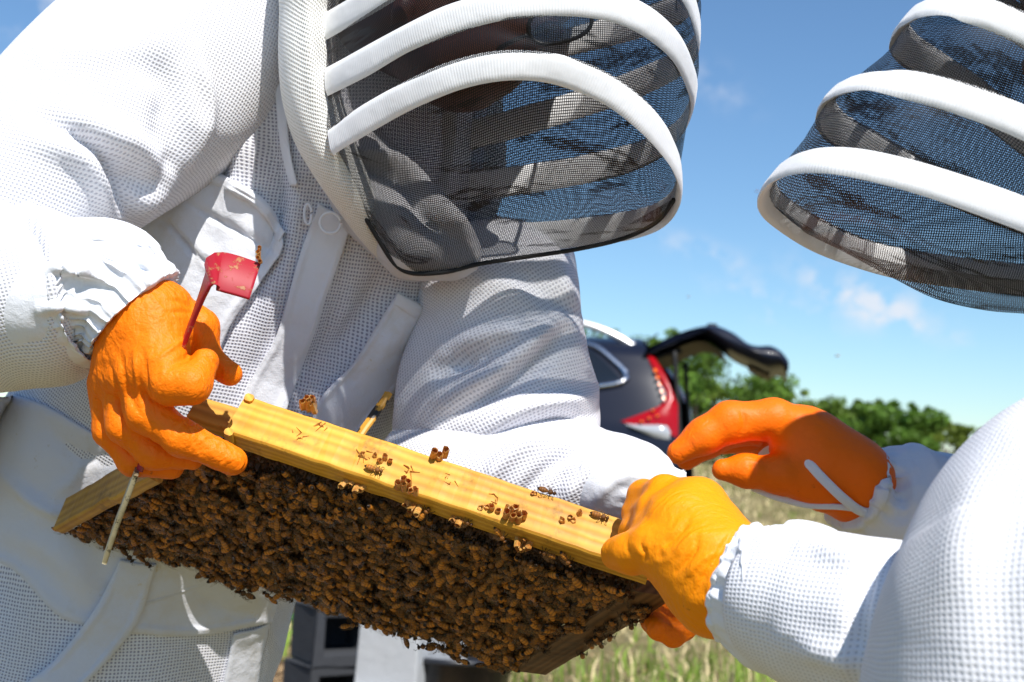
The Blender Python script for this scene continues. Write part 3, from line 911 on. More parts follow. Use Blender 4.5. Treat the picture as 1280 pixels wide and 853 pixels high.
    gate = build('tailgate', np.array(V), gf, paint, root, lens=False)
    V = []
    for y in np.linspace(.52, -.52, 8):
        for p in cr([(806, 444), (820, 438), (842, 427), (866, 421), (884, 429), (896, 438)], 14):
            s, z = Q(p[0], p[1] + 3); V.append(W(s, y, z))
    build('inner_trim', np.array(V), gridfaces(8, 14, False), plain('tan tailgate lining', (.13, .11, .08), .8), gate, lens=False)
    V = []
    for y in np.linspace(.3, -.5, 6):
        for p in ((926, 451), (940, 458), (955, 465), (957, 459)):
            s, z = Q(p[0], p[1] + 2); V.append(W(s, y, z))
    build('handle_recess', np.array(V), gridfaces(6, 4, False), plain('brown gate trim', (.12, .09, .06), .7), gate, lens=False)
    for y in (.60, -.60):
        p0, p1 = Q(834, 436), Q(846, 556)
        ribbon_tube('strut', np.array([W(p0[0], y, p0[1]), W((p0[0] + p1[0]) / 2, y, (p0[1] + p1[1]) / 2), W(p1[0], y, p1[1])]), black, root, .018, .018, nr=12, ns=8, lens=False)
    p = Q(820, 440)
    ribbon_tube('hinge', np.array([W(p[0] + .1, .5, p[1] - .05), W(p[0], .5, p[1]), W(p[0] - .12, .5, p[1] + .03)]), black, root, .03, .02, nr=10, ns=8, lens=False)
    p = Q(876, 398)
    boxq('washer_nozzle', p[0] - .04, p[0] + .04, -.03, .03, p[1] - .01, p[1] + .035, black, gate)
    p0, p1 = Q(783, 423), Q(803, 404)
    ribbon_tube('aerial', np.array([W(p0[0], 0, 1.74), W((p0[0] + p1[0]) / 2, 0, (1.74 + p1[1]) / 2), W(p1[0], 0, p1[1])]), black, root, .006, .006, nr=8, ns=6, lens=False)
    # wheels
    for s in (.85, 3.5):
        for sd in (1, -1):
            V = []; prof = [(.20, .0), (.22, .03), (.32, .03), (.345, .0), (.345, -.18), (.32, -.21), (.2, -.21)]
            for k in range(28):
                t = 2 * PI * k / 28
                for r, y in prof: V.append(W(s + r * math.cos(t), sd * (.87 + y), .34 + r * math.sin(t)))
            w = build('wheel', np.array(V), [(a * 7 + b, a * 7 + b + 1, ((a + 1) % 28) * 7 + b + 1, ((a + 1) % 28) * 7 + b) for a in range(28) for b in range(6)], black, root, lens=False)
            V = [W(s, sd * .86, .34)]; fcs = []
            for k in range(10):
                t = 2 * PI * k / 10
                for dt, r in ((-.09, .05), (.09, .05), (.16, .21), (-.16, .21)): V.append(W(s + r * math.cos(t + dt), sd * .865, .34 + r * math.sin(t + dt)))
                fcs.append((1 + 4 * k, 2 + 4 * k, 3 + 4 * k, 4 + 4 * k))
            build('rim', np.array(V), fcs, silver, w, lens=False)
car()

# ------------------------------------------------------------------ the hive frame
# lens-space corners of the frame: along the top bar (u), down the side bars (v)
TL, TR = P(268, 545, 1.0), P(812, 727, .955)
BL, BR = P(88, 652, 1.16), P(652, 828, 1.13)
U = unit(TR - TL); LEN = np.linalg.norm(TR - TL)
DN = unit((BL - TL) + (BR - TR)); DN = unit(DN - U * (DN @ U)); HGT = .5 * (np.linalg.norm(BL - TL) + np.linalg.norm(BR - TR))
NR = unit(np.cross(U, DN))
if NR @ unit(-TL) < 0: NR = -NR            # NR points out of the visible (lower) face
frame_root = empty('framed_honeycomb', toworld((TL + TR + BL + BR) / 4), cat='hive frame', label='wooden beehive frame with yellow top bar and bee covered comb, held in gloved hands')
def beam(name, a, b, w, h, wdir, mat, parent=None, n=24, prof=None, chamfer=.0015, bow=0, label=None, wear=.0006):
    """a board from a to b, w wide along wdir and h thick across; prof(t) scales the width; worn edges"""
    T = unit(b - a); Wd = unit(wdir - T * (wdir @ T)); Hd = np.cross(T, Wd)
    c = chamfer
    V, uvs = [], []
    L = np.linalg.norm(b - a)
    cs = []
    for i in range(n):
        t = i / (n - 1); ww = w / 2 * (prof(t) if prof else 1); hh = h / 2
        o = a + T * L * t
        sec = [(-ww + c, -hh), (ww - c, -hh), (ww, -hh + c), (ww, hh - c), (ww - c, hh), (-ww + c, hh), (-ww, hh - c), (-ww, -hh + c)]
        per = 0
        for j, (x, y) in enumerate(sec):
            V.append(o + Wd * x + Hd * y); uvs.append((L * t, x + y * 1.3))
    V = np.array(V)
    V += wear * np.stack([vnoise(V * 90), vnoise(V * 90 + 11), vnoise(V * 90 + 23)], 1)
    f = gridfaces(n, 8, True) + [tuple(range(7, -1, -1)), tuple((n - 1) * 8 + j for j in range(8))]
    o = build(name, V, f, mat, parent if parent is not None else frame_root, uv=np.array(uvs), smooth=False)
    # flip if inside out
    if label: o['label'] = label
    return o
BT = .019
# top bar: its broad face looks up along -DN
tb_a, tb_b = TL - DN * .0 + U * .012, TR + U * -.002
beam('top_bar', tb_a - DN * BT / 2 - NR * .013, tb_b - DN * BT / 2 - NR * .013, .035, BT, NR, WOOD, n=60)
lug_a = tb_a - U * .034
beam('lug', lug_a - DN * (BT * .30) - NR * .011, tb_a + U * .001 - DN * (BT * .34) - NR * .011, .024, BT * .62, NR, WOODP, n=6, chamfer=.003)
# fork tips of the side bars standing beside the top bar
for s in (-1, 1):
    beam('side_bar_tip', tb_a - NR * .011 + NR * s * .0165 + U * .004 + DN * .004, tb_a - NR * .011 + NR * s * .0165 + U * .004 - DN * .0215, .007, .006, U, WOOD, n=5)
hoff = lambda t: 1.0 if t < .36 else (1.0 - .18 * min(1, (t - .36) / .06))
def sb(a, b, mat, label, twist=0):
    return beam('side_bar', a, b, .044, .0095, NR + U * twist, mat, n=30, prof=hoff, label=label)
sbl_a, sbl_b = TL + U * .002 - NR * .012, TL + U * .002 + DN * HGT - NR * .012
wl_ = unit(np.array([.30, .86, -.40]))
beam('side_bar', P(205, 574, 1.01), P(82, 645, 1.145), .037, .0105, wl_, WOODP, n=30, prof=hoff, label='plain yellow side bar at the end held by the hive tool hand')
wr_ = unit(np.array([.30, -.44, -.80]))
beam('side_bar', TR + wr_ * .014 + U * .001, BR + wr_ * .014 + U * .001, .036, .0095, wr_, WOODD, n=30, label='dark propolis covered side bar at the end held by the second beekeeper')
beam('bottom_bar', BL + U * .003 - NR * .016, BR + U * .001 - NR * .016, .022, .010, NR, WOODP, n=30)
# comb slab
COMBM = Mat('old brown comb'); COMBM.p(col=COMBM.ramp(COMBM.noise(120, 4, COMBM.coord()), [(.35, (.05, .022, .008)), (.7, (.16, .07, .02))]), rough=.6)
def CP(s, t, n=0.0):            # point on the comb face: s along, t down (0..1), n metres out of it
    a = TL + U * (.008 + s * (LEN - .016)); b = BL + (BR - BL) * (.02 + .96 * s)
    return a + (b - a) * t + NR * n
g = np.array([CP(i / 49, j / 29, -.003 + .004 * vnoise(np.array([i * .3, j * .3, 2.0]))) for j in range(30) for i in range(50)])
gb = np.array([CP(i / 49, j / 29, -.022) for j in range(30) for i in range(50)])
ff = gridfaces(30, 50, False); loop = list(range(50)) + [i * 50 + 49 for i in range(1, 30)] + [29 * 50 + j for j in range(48, -1, -1)] + [i * 50 for i in range(28, 0, -1)]
cf = ff + [tuple(1500 + k for k in reversed(q)) for q in ff] + [(loop[i], loop[(i + 1) % len(loop)], 1500 + loop[(i + 1) % len(loop)], 1500 + loop[i]) for i in range(len(loop))]
comb_o = build('comb', np.vstack([g, gb]), cf, COMBM.m, frame_root)
WAXM = Mat('amber wax'); WAXM.p(col=WAXM.ramp(WAXM.noise(200, 3, WAXM.coord()), [(.35, (.32, .12, .02)), (.65, (.62, .33, .09))]), rough=.38, sss=.25)
WAXM.b.inputs['Subsurface Scale'].default_value = .003
def hexcells(name, org, ex, ey, ez, cells, size, depth, mat, parent, seed=0, label=None, kind=None, thick=.22):
    """open six sided cells with thin walls; cells is a list of (col, row)"""
    rg = np.random.RandomState(seed); V, Fc = [], []
    for (cx, cy) in cells:
        c = org + ex * size * (cx + .5 * (cy % 2)) * 1.0 + ey * size * cy * .87
        dd = depth * (.75 + .5 * rg.rand()); k = len(V); r = size * .56; ri = r * (1 - thick)
        jit = rg.randn(3) * size * .22
        for h in (0, 1):
            for rr in (r, ri):
                for j in range(6):
                    a = PI / 6 + j * PI / 3
                    V.append(c + jit * h + ex * rr * math.cos(a) + ey * rr * math.sin(a) + ez * (dd * h if rr == r or h else dd * .15) + ez * (rg.randn() * size * .22 * h))
        for j in range(6):
            j2 = (j + 1) % 6
            Fc += [(k + j, k + j2, k + 12 + j2, k + 12 + j), (k + 12 + j, k + 12 + j2, k + 18 + j2, k + 18 + j), (k + 18 + j, k + 18 + j2, k + 6 + j2, k + 6 + j)]
        Fc.append(tuple(k + 6 + j for j in range(6)))
    o = build(name, np.array(V), Fc, mat, parent, smooth=False)
    if label: o['label'] = label
    if kind: o['kind'] = kind
    return o
cs = 2
cells = [(i, j) for j in range(9) for i in range(-2, int(LEN / .0053) - 6) if not (j > 3 and i > 14) and not (j > 5 and i > 9)]
hexcells('comb_cells', CP(.07, .0, -.002) + DN * .003, U, DN, NR, cells, .0053, .006, COMBM.m, frame_root, 3, kind='stuff')
def onbar(px, py, up=0.0):      # a point on the broad top face of the top bar under a pixel
    n = -DN; p0 = tb_a - DN * BT
    r = P(px, py, 1.0); t = (p0 @ n) / (r @ n)
    return r * t + n * up
lit = [(386, 512, [(0, 0), (1, 0), (0, 1), (1, 1), (2, 0)] , .0046, .010), (549, 574, [(0, 0), (1, 0), (1, 1)], .005, .008),
       (505, 612, [(0, 0), (1, 0), (2, 0), (0, 1), (1, 1), (3, 0)], .0044, .007), (482, 580, [(0, 0), (0, 1), (1, 1)], .0035, .004),
       (460, 573, [(0, 0), (1, 0), (2, 1)], .003, .003), (640, 650, [(0, 0), (1, 0), (2, 0), (0, 1), (1, 1), (2, 1), (1, 2)], .0046, .008),
       (615, 637, [(0, 0), (1, 0), (2, 0), (3, 1), (-1, 0)], .0038, .004), (710, 655, [(0, 0), (1, 1), (1, 2), (2, 3)], .0038, .004),
       (670, 618, [(0, 0), (1, 0), (2, 0)], .0028, .002)]
for i, (px, py, cl, sz, dp) in enumerate(lit):
    hexcells('burr_comb', onbar(px, py, -.001) - U * sz, U, NR * -1, -DN, cl, sz, dp, WAXM.m, frame_root, i + 5)
# broken cells hanging off the front edge of the bar
for i, (s, cl) in enumerate([(.46, [(0, 0), (1, 0), (2, 0), (0, 1), (1, 1)]), (.72, [(0, 0), (1, 0), (2, 0), (1, 1), (0, 1), (1, 2)]), (.31, [(0, 0), (1, 0), (2, 0), (3, 0)]), (.57, [(0, 0), (1, 0)])]):
    hexcells('burr_comb', CP(s, 0, .004) - DN * .006, U, DN, unit(NR - DN * .25), cl, .0046, .006, WAXM.m, frame_root, i + 31)
# thin wax feet left on the bar
def wax_foot(px, py, seed):
    rg = np.random.RandomState(seed); V, Fc = [], []
    c = onbar(px, py); 
    for k in range(7):
        a = rg.rand() * 2 * PI; d = U * math.cos(a) + NR * math.sin(a) * .8; L = .003 + .005 * rg.rand(); s = np.cross(d, DN) * .0006
        o = c + (U * rg.randn() + NR * rg.randn()) * .0025
        b = len(V); V += [o - s, o + s, o + d * L + s * .4, o + d * L - s * .4, o - DN * .0016, o + d * L - DN * .0007]
        Fc += [(b, b + 4, b + 5, b + 3), (b + 1, b + 2, b + 5, b + 4), (b, b + 1, b + 4), (b + 2, b + 3, b + 5)]
    build('wax_foot', np.array(V), Fc, WAXM.m, frame_root, smooth=False)
for i, (x, y) in enumerate([(400, 532), (374, 546), (455, 568), (510, 588), (622, 624), (560, 600)]):
    wax_foot(x, y, 60 + i)

# ------------------------------------------------------------------ bees
def bee_mesh(seed=0, wings=True, spread=.25, bright=1.0):
    """a honey bee along +x, belly on z=0, about 13 mm long; one body mesh with legs, painted by vertex"""
    V, Fc, Cc = [], [], []
    rg = np.random.RandomState(seed)
    def blob(x0, x1, r, cols, nr=8, ns=9, z=.0024, flat=.85, tip=.5):
        k = len(V)
        for i in range(nr + 1):
            t = i / nr; x = x0 + (x1 - x0) * t
            rr = r * math.sin(PI * min(.985, max(.015, t))) ** tip
            for j in range(ns):
                a = 2 * PI * j / ns
                V.append((x, rr * math.cos(a), z + rr * flat * math.sin(a)))
                Cc.append(cols(t, a))
        for i in range(nr):
            for j in range(ns): Fc.append((k + i * ns + j, k + i * ns + (j + 1) % ns, k + (i + 1) * ns + (j + 1) % ns, k + (i + 1) * ns + j))
        Fc.append(tuple(k + j for j in reversed(range(ns)))); Fc.append(tuple(k + nr * ns + j for j in range(ns)))
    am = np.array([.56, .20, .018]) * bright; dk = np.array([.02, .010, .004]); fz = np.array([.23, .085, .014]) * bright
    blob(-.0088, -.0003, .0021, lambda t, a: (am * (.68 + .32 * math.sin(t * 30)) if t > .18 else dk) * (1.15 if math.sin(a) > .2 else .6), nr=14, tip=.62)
    blob(-.0008, .0030, .0021, lambda t, a: fz * (.7 + .4 * abs(math.sin(5 * a + 9 * t))), nr=6)
    blob(.0029, .0050, .0016, lambda t, a: (dk if abs(math.cos(a)) > .75 else fz * .7), nr=5, flat=1.05)
    for s in (-1, 1):
        for x, dx in ((.0024, .0022), (.0012, -.0002), (.0001, -.0028)):
            k = len(V)
            pts = [(x, s * .0016, .0018), (x + dx * .5, s * .0034, .0026), (x + dx, s * .0046, .0)]
            for q in pts:
                for e in (-.00022, .00022): V.append((q[0] + e, q[1], q[2])); Cc.append(dk * 2)
                V.append((q[0], q[1] + .0002 * s, q[2] + .0004)); Cc.append(dk * 2)
            for b in (0, 3):
                Fc.extend([(k + b, k + b + 1, k + b + 4, k + b + 3), (k + b + 1, k + b + 2, k + b + 5, k + b + 4), (k + b + 2, k + b, k + b + 3, k + b + 5)])
        k = len(V)       # feeler
        for q in ((.0048, s * .0006, .003), (.0062, s * .0016, .0042), (.0075, s * .0018, .0030)):
            V.append((q[0], q[1], q[2])); V.append((q[0], q[1], q[2] + .0002)); Cc.append(dk); Cc.append(dk)
        Fc.extend([(k, k + 1, k + 3, k + 2), (k + 2, k + 3, k + 5, k + 4)])
    return np.array(V), Fc, np.array(Cc)
def wing_mesh(s, spread):
    V = []
    for (L, w, z, a) in ((.0092, .0016, .0046, spread), (.0062, .0012, .0044, spread * 1.8)):
        for t in (0, .25, .55, .85, 1):
            ww = w * math.sin(PI * (.12 + .80 * t)) ** .8
            for e in (-1, 1):
                x = -L * t * math.cos(a) + e * ww * math.sin(a); y = .0010 + L * t * math.sin(a) + e * ww * math.cos(a)
                V.append((.0014 + x, s * y, z - .0006 * t + .0002 * e))
    f = [(2 * i, 2 * i + 1, 2 * i + 3, 2 * i + 2) for i in range(4)] + [(10 + 2 * i, 11 + 2 * i, 13 + 2 * i, 12 + 2 * i) for i in range(4)]
    return np.array(V), f
BEEM = Mat('honey bee')
_a = BEEM.n('ShaderNodeVertexColor'); _a.layer_name = 'col'
BEEM.p(col=_a.outputs[0], rough=.42, spec=.35)
BEEM.bump(BEEM.noise(2600, 2, BEEM.coord()), .0003, 1)
WINGM = Mat('bee wing'); WINGM.p(col=(.16, .08, .03), rough=.18, spec=.7, alpha=.13)
def meshdata(name, v, f, mat, col=None):
    me = bpy.data.meshes.new(name); me.from_pydata(np.asarray(v).tolist(), [], f)
    if col is not None:
        a = me.color_attributes.new('col', 'FLOAT_COLOR', 'POINT'); cc = np.ones((len(v), 4), np.float32); cc[:, :3] = col; a.data.foreach_set('color', cc.ravel())
    me.materials.append(mat); me.polygons.foreach_set('use_smooth', np.ones(len(me.polygons), bool)); me.update()
    return me
variants = []
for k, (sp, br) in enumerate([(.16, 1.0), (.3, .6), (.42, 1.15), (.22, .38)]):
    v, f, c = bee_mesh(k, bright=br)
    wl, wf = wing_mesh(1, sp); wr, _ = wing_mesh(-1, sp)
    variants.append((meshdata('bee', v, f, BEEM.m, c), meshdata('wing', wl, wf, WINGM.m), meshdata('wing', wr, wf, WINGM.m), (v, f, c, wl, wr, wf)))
def bee_matrix(pos, head, up, sc=1.0):
    """pos, head and up in lens space -> world matrix"""
    R = MW[:3, :3]; up = unit(R @ up); hd = R @ head; hd = unit(hd - up * (hd @ up)); sd = np.cross(up, hd)
    m = np.eye(4); m[:3, 0], m[:3, 1], m[:3, 2], m[:3, 3] = hd * sc, sd * sc, up * sc, toworld(pos)
    return m
def place_bee(k, m, label, group=None, legsonly=False):
    me, w1, w2, _ = variants[k]
    o = bpy.data.objects.new('bee', me); C.objects.link(o); o.matrix_world = Matrix(m.tolist())
    tag(o, label, 'bee', group)
    for w in (w1, w2):
        c = bpy.data.objects.new('wing', w); C.objects.link(c); c.parent = o
    return o
rg = np.random.RandomState(21)
cand = []
nu_, nv_ = 50, 29
for j in range(nv_):
    for i in range(nu_):
        s = (i + .5 + rg.randn() * .35) / nu_; t = .035 + (j + .5 + rg.randn() * .35) / nv_ * 1.0
        if not (.0 < s < 1.0) or t < .05: continue
        hexzone = (s < .15 and t < .32 and s > .04)
        if hexzone and rg.rand() < .8: continue
        edge = 1.02 + .02 * math.sin(s * 21) + .025 * rg.randn()
        if t > edge: continue
        lay = rg.rand()
        n = .0015 + .006 * lay + .003 * max(0, vnoise(np.array([s * 9, t * 6, 4.0])))
        if t > .97: n -= .008 * rg.rand()
        th = rg.rand() * 2 * PI if rg.rand() < .55 else (PI * (.5 + .35 * rg.randn() + 1.1 * vnoise(np.array([s * 5, t * 4, 1.0]))))
        head = U * math.cos(th) - DN * math.sin(th) + NR * rg.randn() * .28
        up = NR + U * rg.randn() * .2 + DN * rg.randn() * .2 + head * .15
        cand.append((CP(s, t, n), head, up, rg.randint(4), 1.2 + .22 * rg.rand(), n, t, s))
# bees clinging under the bottom bar, hanging in small chains
for i in range(48):
    s = rg.rand() * .96; s = s if s > .2 or rg.rand() < .4 else rg.rand()
    hang = CP(s, 1.0, 0) + np.array([0, -1, .1]) * (.001 + .007 * rg.rand()) + NR * rg.randn() * .004
    th = rg.rand() * 2 * PI
    cand.append((hang, U * math.cos(th) + np.array([0, 1, 0]) * math.sin(th), NR + rg.randn(3) * .5, rg.randint(4), .1 + 1.05 + .15 * rg.rand(), .008, 1.05, s))
# bees on the outer face of the dark side bar
for i in range(26):
    t = .08 + .6 * rg.rand() ** 1.8
    no_ = unit(np.cross(BR - TR, wr_)); no_ = no_ if no_ @ unit(-TR) > 0 else -no_
    base = TR + (BR - TR) * t + wr_ * (.004 + .034 * rg.rand() ** .6) + no_ * .0055
    cand.append((base, DN * rg.randn() + wr_ * rg.randn(), no_ + .2 * NR * rg.randn(), rg.randint(4), 1.0, .0, t, 1.0))
score = np.array([(-c[0][2]) - 5.0 * c[5] for c in cand])      # nearest and outermost show largest
order = np.argsort(score)
single = set(order[:286].tolist())
MV, MF, MC, MM = [], [], [], []
for q, (pos, head, up, k, sc, n, t, s) in enumerate(cand):
    m = bee_matrix(pos, head, up, sc)
    if q in single:
        place_bee(k, m, 'brown honey bee crawling in the dense cluster on the shaded underside of the comb', 'bees clustered on the comb')
    else:
        v, f, c, wl, wr, wf = variants[k][3]
        for vv, fc_, cc, mi in ((v, f, c, 0), (wl, wf, None, 1), (wr, wf, None, 1)):
            b = len(MV) and sum(len(x) for x in MV)
            MV.append(vv @ m[:3, :3].T + m[:3, 3]); MF += [tuple(b + i for i in q_) for q_ in fc_]
            MC.append(cc if cc is not None else np.zeros((len(vv), 3))); MM += [mi] * len(fc_)
swarm = build('bee_cluster', np.vstack(MV), MF, None, None, lens=False, col=np.vstack(MC), mats=[BEEM.m, WINGM.m], midx=MM)
tag(swarm, label='dense mass of brown honey bees covering the deeper part of the comb', cat='bees', kind='stuff')
single_bees = [
    (onbar(470, 590, .0005) , U, -DN, 'small bee on the yellow top bar left of its middle'),
    (CP(.335, 0, .006) - DN * .001, -DN, NR, 'sunlit bee climbing the edge of the top bar below two open round cells'),
    (CP(.505, 0, .006) - DN * .004, -DN + U * .4, NR - DN * .6, 'striped sunlit bee at the edge of the top bar beside the middle broken comb'),
    (CP(.60, 0, .005) - DN * .006, U, NR - DN * .8, 'bee resting on the side of the top bar right of the middle'),
    (CP(.685, 0, .006) - DN * .005, DN + U, NR - DN * .8, 'bee with pale wings left of the largest broken comb'),
    (CP(.79, 0, .006) - DN * .002, -U, NR - DN * .8, 'bee just right of the largest broken comb'),
    (CP(.84, 0, .006) - DN * .003, U + DN, NR - DN * .5, 'striped bee on the top bar edge nearest the yellow gloved fingertip'),
    (onbar(752, 648, 0), U, -DN, 'bee sitting on the far edge of the top bar beside the yellow glove'),
    (onbar(686, 617, 0), U, -DN, 'dark bee peeping over the far edge of the top bar between two wax spots'),
    (CP(-.015, .93, .004), DN, -U + NR, 'bee clinging to the left corner of the frame, upper of two'),
    (CP(-.02, 1.0, .002), DN, -U + NR * .3, 'bee clinging to the bottom corner of the left side bar, lower of two'),
    (CP(.0, 1.05, .004) - U * .008, U, NR, 'bee hanging out from the lower left tip of the frame with wings spread'),
    (CP(.99, .80, .012), DN, U + NR, 'lone bee hanging below the dark side bar'),
]
for i, (pos, hd, up, lab) in enumerate(single_bees):
    place_bee([0, 2, 2, 1, 2, 1, 0, 1, 3, 3, 3, 2, 3][i], bee_matrix(pos, hd, up, 1.02), lab)
for (px, py, d, lab) in [(1046, 446, 4.6, 'tiny bee flying in the blue sky between the car and the second veil'), (946, 240, 5.5, 'tiny bee flying in the sky close to the tip of the second hood'), (860, 372, 6.5, 'very small bee flying in the pale sky above the raised tailgate')]:
    place_bee(2, bee_matrix(P(px, py, d), np.array([-1, .2, 0.3]), np.array([0, 1, .3]), 1.2), lab)

# ------------------------------------------------------------------ the hive tool
def hive_tool():
    root = empty('hive_tool', toworld(P(225, 440, .92)), label='red hooked steel hive tool held in the orange glove at the left', cat='hive tool')
    red = Mat('scratched red paint'); ob = red.coord()
    sc = red.ramp(red.noise(150, 5, ob, .7), [(.56, (0, 0, 0)), (.62, (1, 1, 1))])
    red.p(col=red.mix(red.math('MULTIPLY', sc, .55), (.36, .008, .02), (.42, .27, .10)), rough=.5, spec=.35); red.bump(sc, .0003, .6)
    steel = Mat('stained pale steel'); s2 = steel.ramp(steel.noise(110, 5, steel.coord(), .8), [(.54, (.42, .36, .22)), (.60, (.02, .015, .01))])
    steel.p(col=s2, rough=.45, metal=.2)
    def strip(name, pts, wv, w, th, mat):
        c = cr(pts, 46); T = unit(np.gradient(c, axis=0)); Wd = np.array([unit(wv - t * (wv @ t)) for t in T]); N = np.cross(T, Wd)
        w = np.interp(np.linspace(0, 1, 46), np.linspace(0, 1, len(w)), w)[:, None]; V = []
        e = .0006
        for k in range(46):
            for x, y in ((-1, -.5), (-.94, -1), (.94, -1), (1, -.5), (1, .5), (.94, 1), (-.94, 1), (-1, .5)):
                V.append(c[k] + Wd[k] * x * w[k] / 2 + N[k] * y * th / 2)
        return build(name, np.array(V), gridfaces(46, 8, True) + [tuple(range(8)), tuple(45 * 8 + j for j in range(7, -1, -1))], mat, root)
    wv = unit(np.array([.30, .30, 1.0]) + np.array([0, .35, 0]))          # the blade is seen almost edge on, its width runs towards the lens
    wv = unit(np.array([.05, .85, -.52]))
    d0 = .915
    shaft = [P(217, 470, d0 + .03), P(226, 440, d0 + .02), P(243, 395, d0 + .008), P(258, 356, d0), P(264, 343, d0 - .002), P(272, 339, d0 - .002), P(290, 343, d0 - .001), P(319, 352, d0 + .002)]
    strip('hook', shaft, wv, [.010, .010, .010, .012, .019, .030, .031, .030], .0026, red.m)
    strip('blade', [P(172, 585, .955), P(160, 618, .962), P(146, 655, .972), P(132, 697, .98)], unit(np.array([.3, .1, .9])), [.024, .026, .026, .020], .0034, steel.m)
    strip('grip', [P(217, 470, d0 + .03), P(205, 505, .952), P(188, 545, .958), P(172, 585, .958)], wv, [.022, .022, .024], .003, red.m)
    for k in range(5):
        rg = np.random.RandomState(k)
        hexcells('wax_crumb', P(322 + rg.rand() * 4, 312 + 8 * k * .5, d0 + .008), np.array([1, 0, 0]), np.array([0, 1, 0]), np.array([0, .2, 1]), [(0, 0)], .0026, .003, WAXM.m, root, k)
hive_tool()

# ------------------------------------------------------------------ shared pieces of the two beekeepers
SKIN = Mat('dark brown skin'); SKIN.p(col=(.095, .032, .02), rough=.5, sss=.1); SKIN = SKIN.m
def px3(rows): return np.array([P(*r) for r in rows])
def veil(parent, hoops, bands, label, wrink, nsub=90, bandw=17, trimrows=None, chin=None, bandmat=None, seed=0):
    """netting stretched over hoops; hoops: list of rows (px, py, d) running from the near hood edge round the front and back along the far side"""
    HC = [cr(px3(h), nsub) for h in hoops]
    A = np.array(HC)                                   # hoops x samples x 3
    cen = A.reshape(-1, 3).mean(0)
    nv = 14 * (len(hoops) - 1) + 1
    tt = np.linspace(0, len(hoops) - 1, nv); k0 = np.minimum(tt.astype(int), len(hoops) - 2); fr = (tt - k0)[:, None, None]
    G = A[k0] * (1 - fr) + A[k0 + 1] * fr
    # cloth sags inwards a little between hoops, with tension wrinkles
    t = np.linspace(0, 1, nv)[:, None] * (len(hoops) - 1)
    sag = -np.abs(np.sin(PI * t)) * .005
    d = unit(cen - G)
    G = G + d * sag[..., None]
    q = np.stack([np.repeat(np.linspace(0, 1, nsub)[None], nv, 0) * 7, np.repeat(t, nsub, 1) * 1.6, 0 * G[..., 0] + seed], -1)
    wv = ridged(q + .6 * np.stack([vnoise(q * .7), vnoise(q * .7 + 9), 0 * q[..., 0]], -1))
    G = G + d * (wrink * np.clip(wv, 0, 1) * np.abs(np.sin(PI * t)) ** 1.6)[..., None]
    def net_obj(name, G, lab=None):
        nv, nu = G.shape[:2]
        du = np.concatenate([[0], np.cumsum(np.linalg.norm(np.diff(G, axis=1), axis=2).mean(0))]); dv = np.concatenate([[0], np.cumsum(np.linalg.norm(np.diff(G, axis=0), axis=2).mean(1))])
        Uu, Vv = np.meshgrid(du, dv)
        o = build(name, G.reshape(-1, 3), gridfaces(nv, nu, False), NET, parent, uv=np.stack([Uu, Vv], -1).reshape(-1, 2))
        if lab: o['label'] = lab
        return o
    vo = net_obj('veil', G, label)
    for k in bands:
        c = HC[k]
        across = unit(A[min(k + 1, len(A) - 1)] - A[max(k - 1, 0)])
        T = unit(np.gradient(c, axis=0)); across = unit(across - T * (across * T).sum(1)[:, None]); N = np.cross(T, across)
        out_ = np.sign((N * (c - cen)).sum(1))[:, None]; N = N * out_
        n2, ns = 170, 18
        cc = cr(np.hstack([c, across, N]), n2); c3, ac, nn = cc[:, :3], unit(cc[:, 3:6]), unit(cc[:, 6:])
        w = bandw / F * (-c3[:, 2]) * (1 + .05 * vnoise(np.stack([np.arange(n2) * .09, np.zeros(n2), np.full(n2, k + seed)], 1)))
        th = np.linspace(0, 2 * PI, ns + 1); V = []
        for i in range(n2):
            for a in th:
                x, y = math.cos(a), math.sin(a)
                # flattened sleeve with a stitched flange along each edge
                ww = w[i] * (1.0 if abs(x) < .86 else 1.08) * math.copysign(abs(x) ** .8, x); hh = .0022 * (math.copysign(abs(y) ** .7, y)) * (1 if abs(x) < .8 else .35)
                V.append(c3[i] + ac[i] * ww + nn[i] * (hh + .0016 ))
        arc = np.concatenate([[0], np.cumsum(np.linalg.norm(np.diff(c3, axis=0), axis=1))])
        uv = np.stack([np.broadcast_to(th * .006, (n2, ns + 1)), np.repeat(arc[:, None], ns + 1, 1)], -1).reshape(-1, 2)
        V = np.array(V); f = gridfaces(n2, ns + 1, False)
        n = vnormals(V, f); mid = n2 // 2 * (ns + 1)
        if ((V[mid:mid + ns] - c3[n2 // 2]) * n[mid:mid + ns]).sum() < 0: f = [tuple(reversed(q_)) for q_ in f]
        build('veil_band', V, f, bandmat or BAND, vo, uv=uv)
    return vo, HC, net_obj
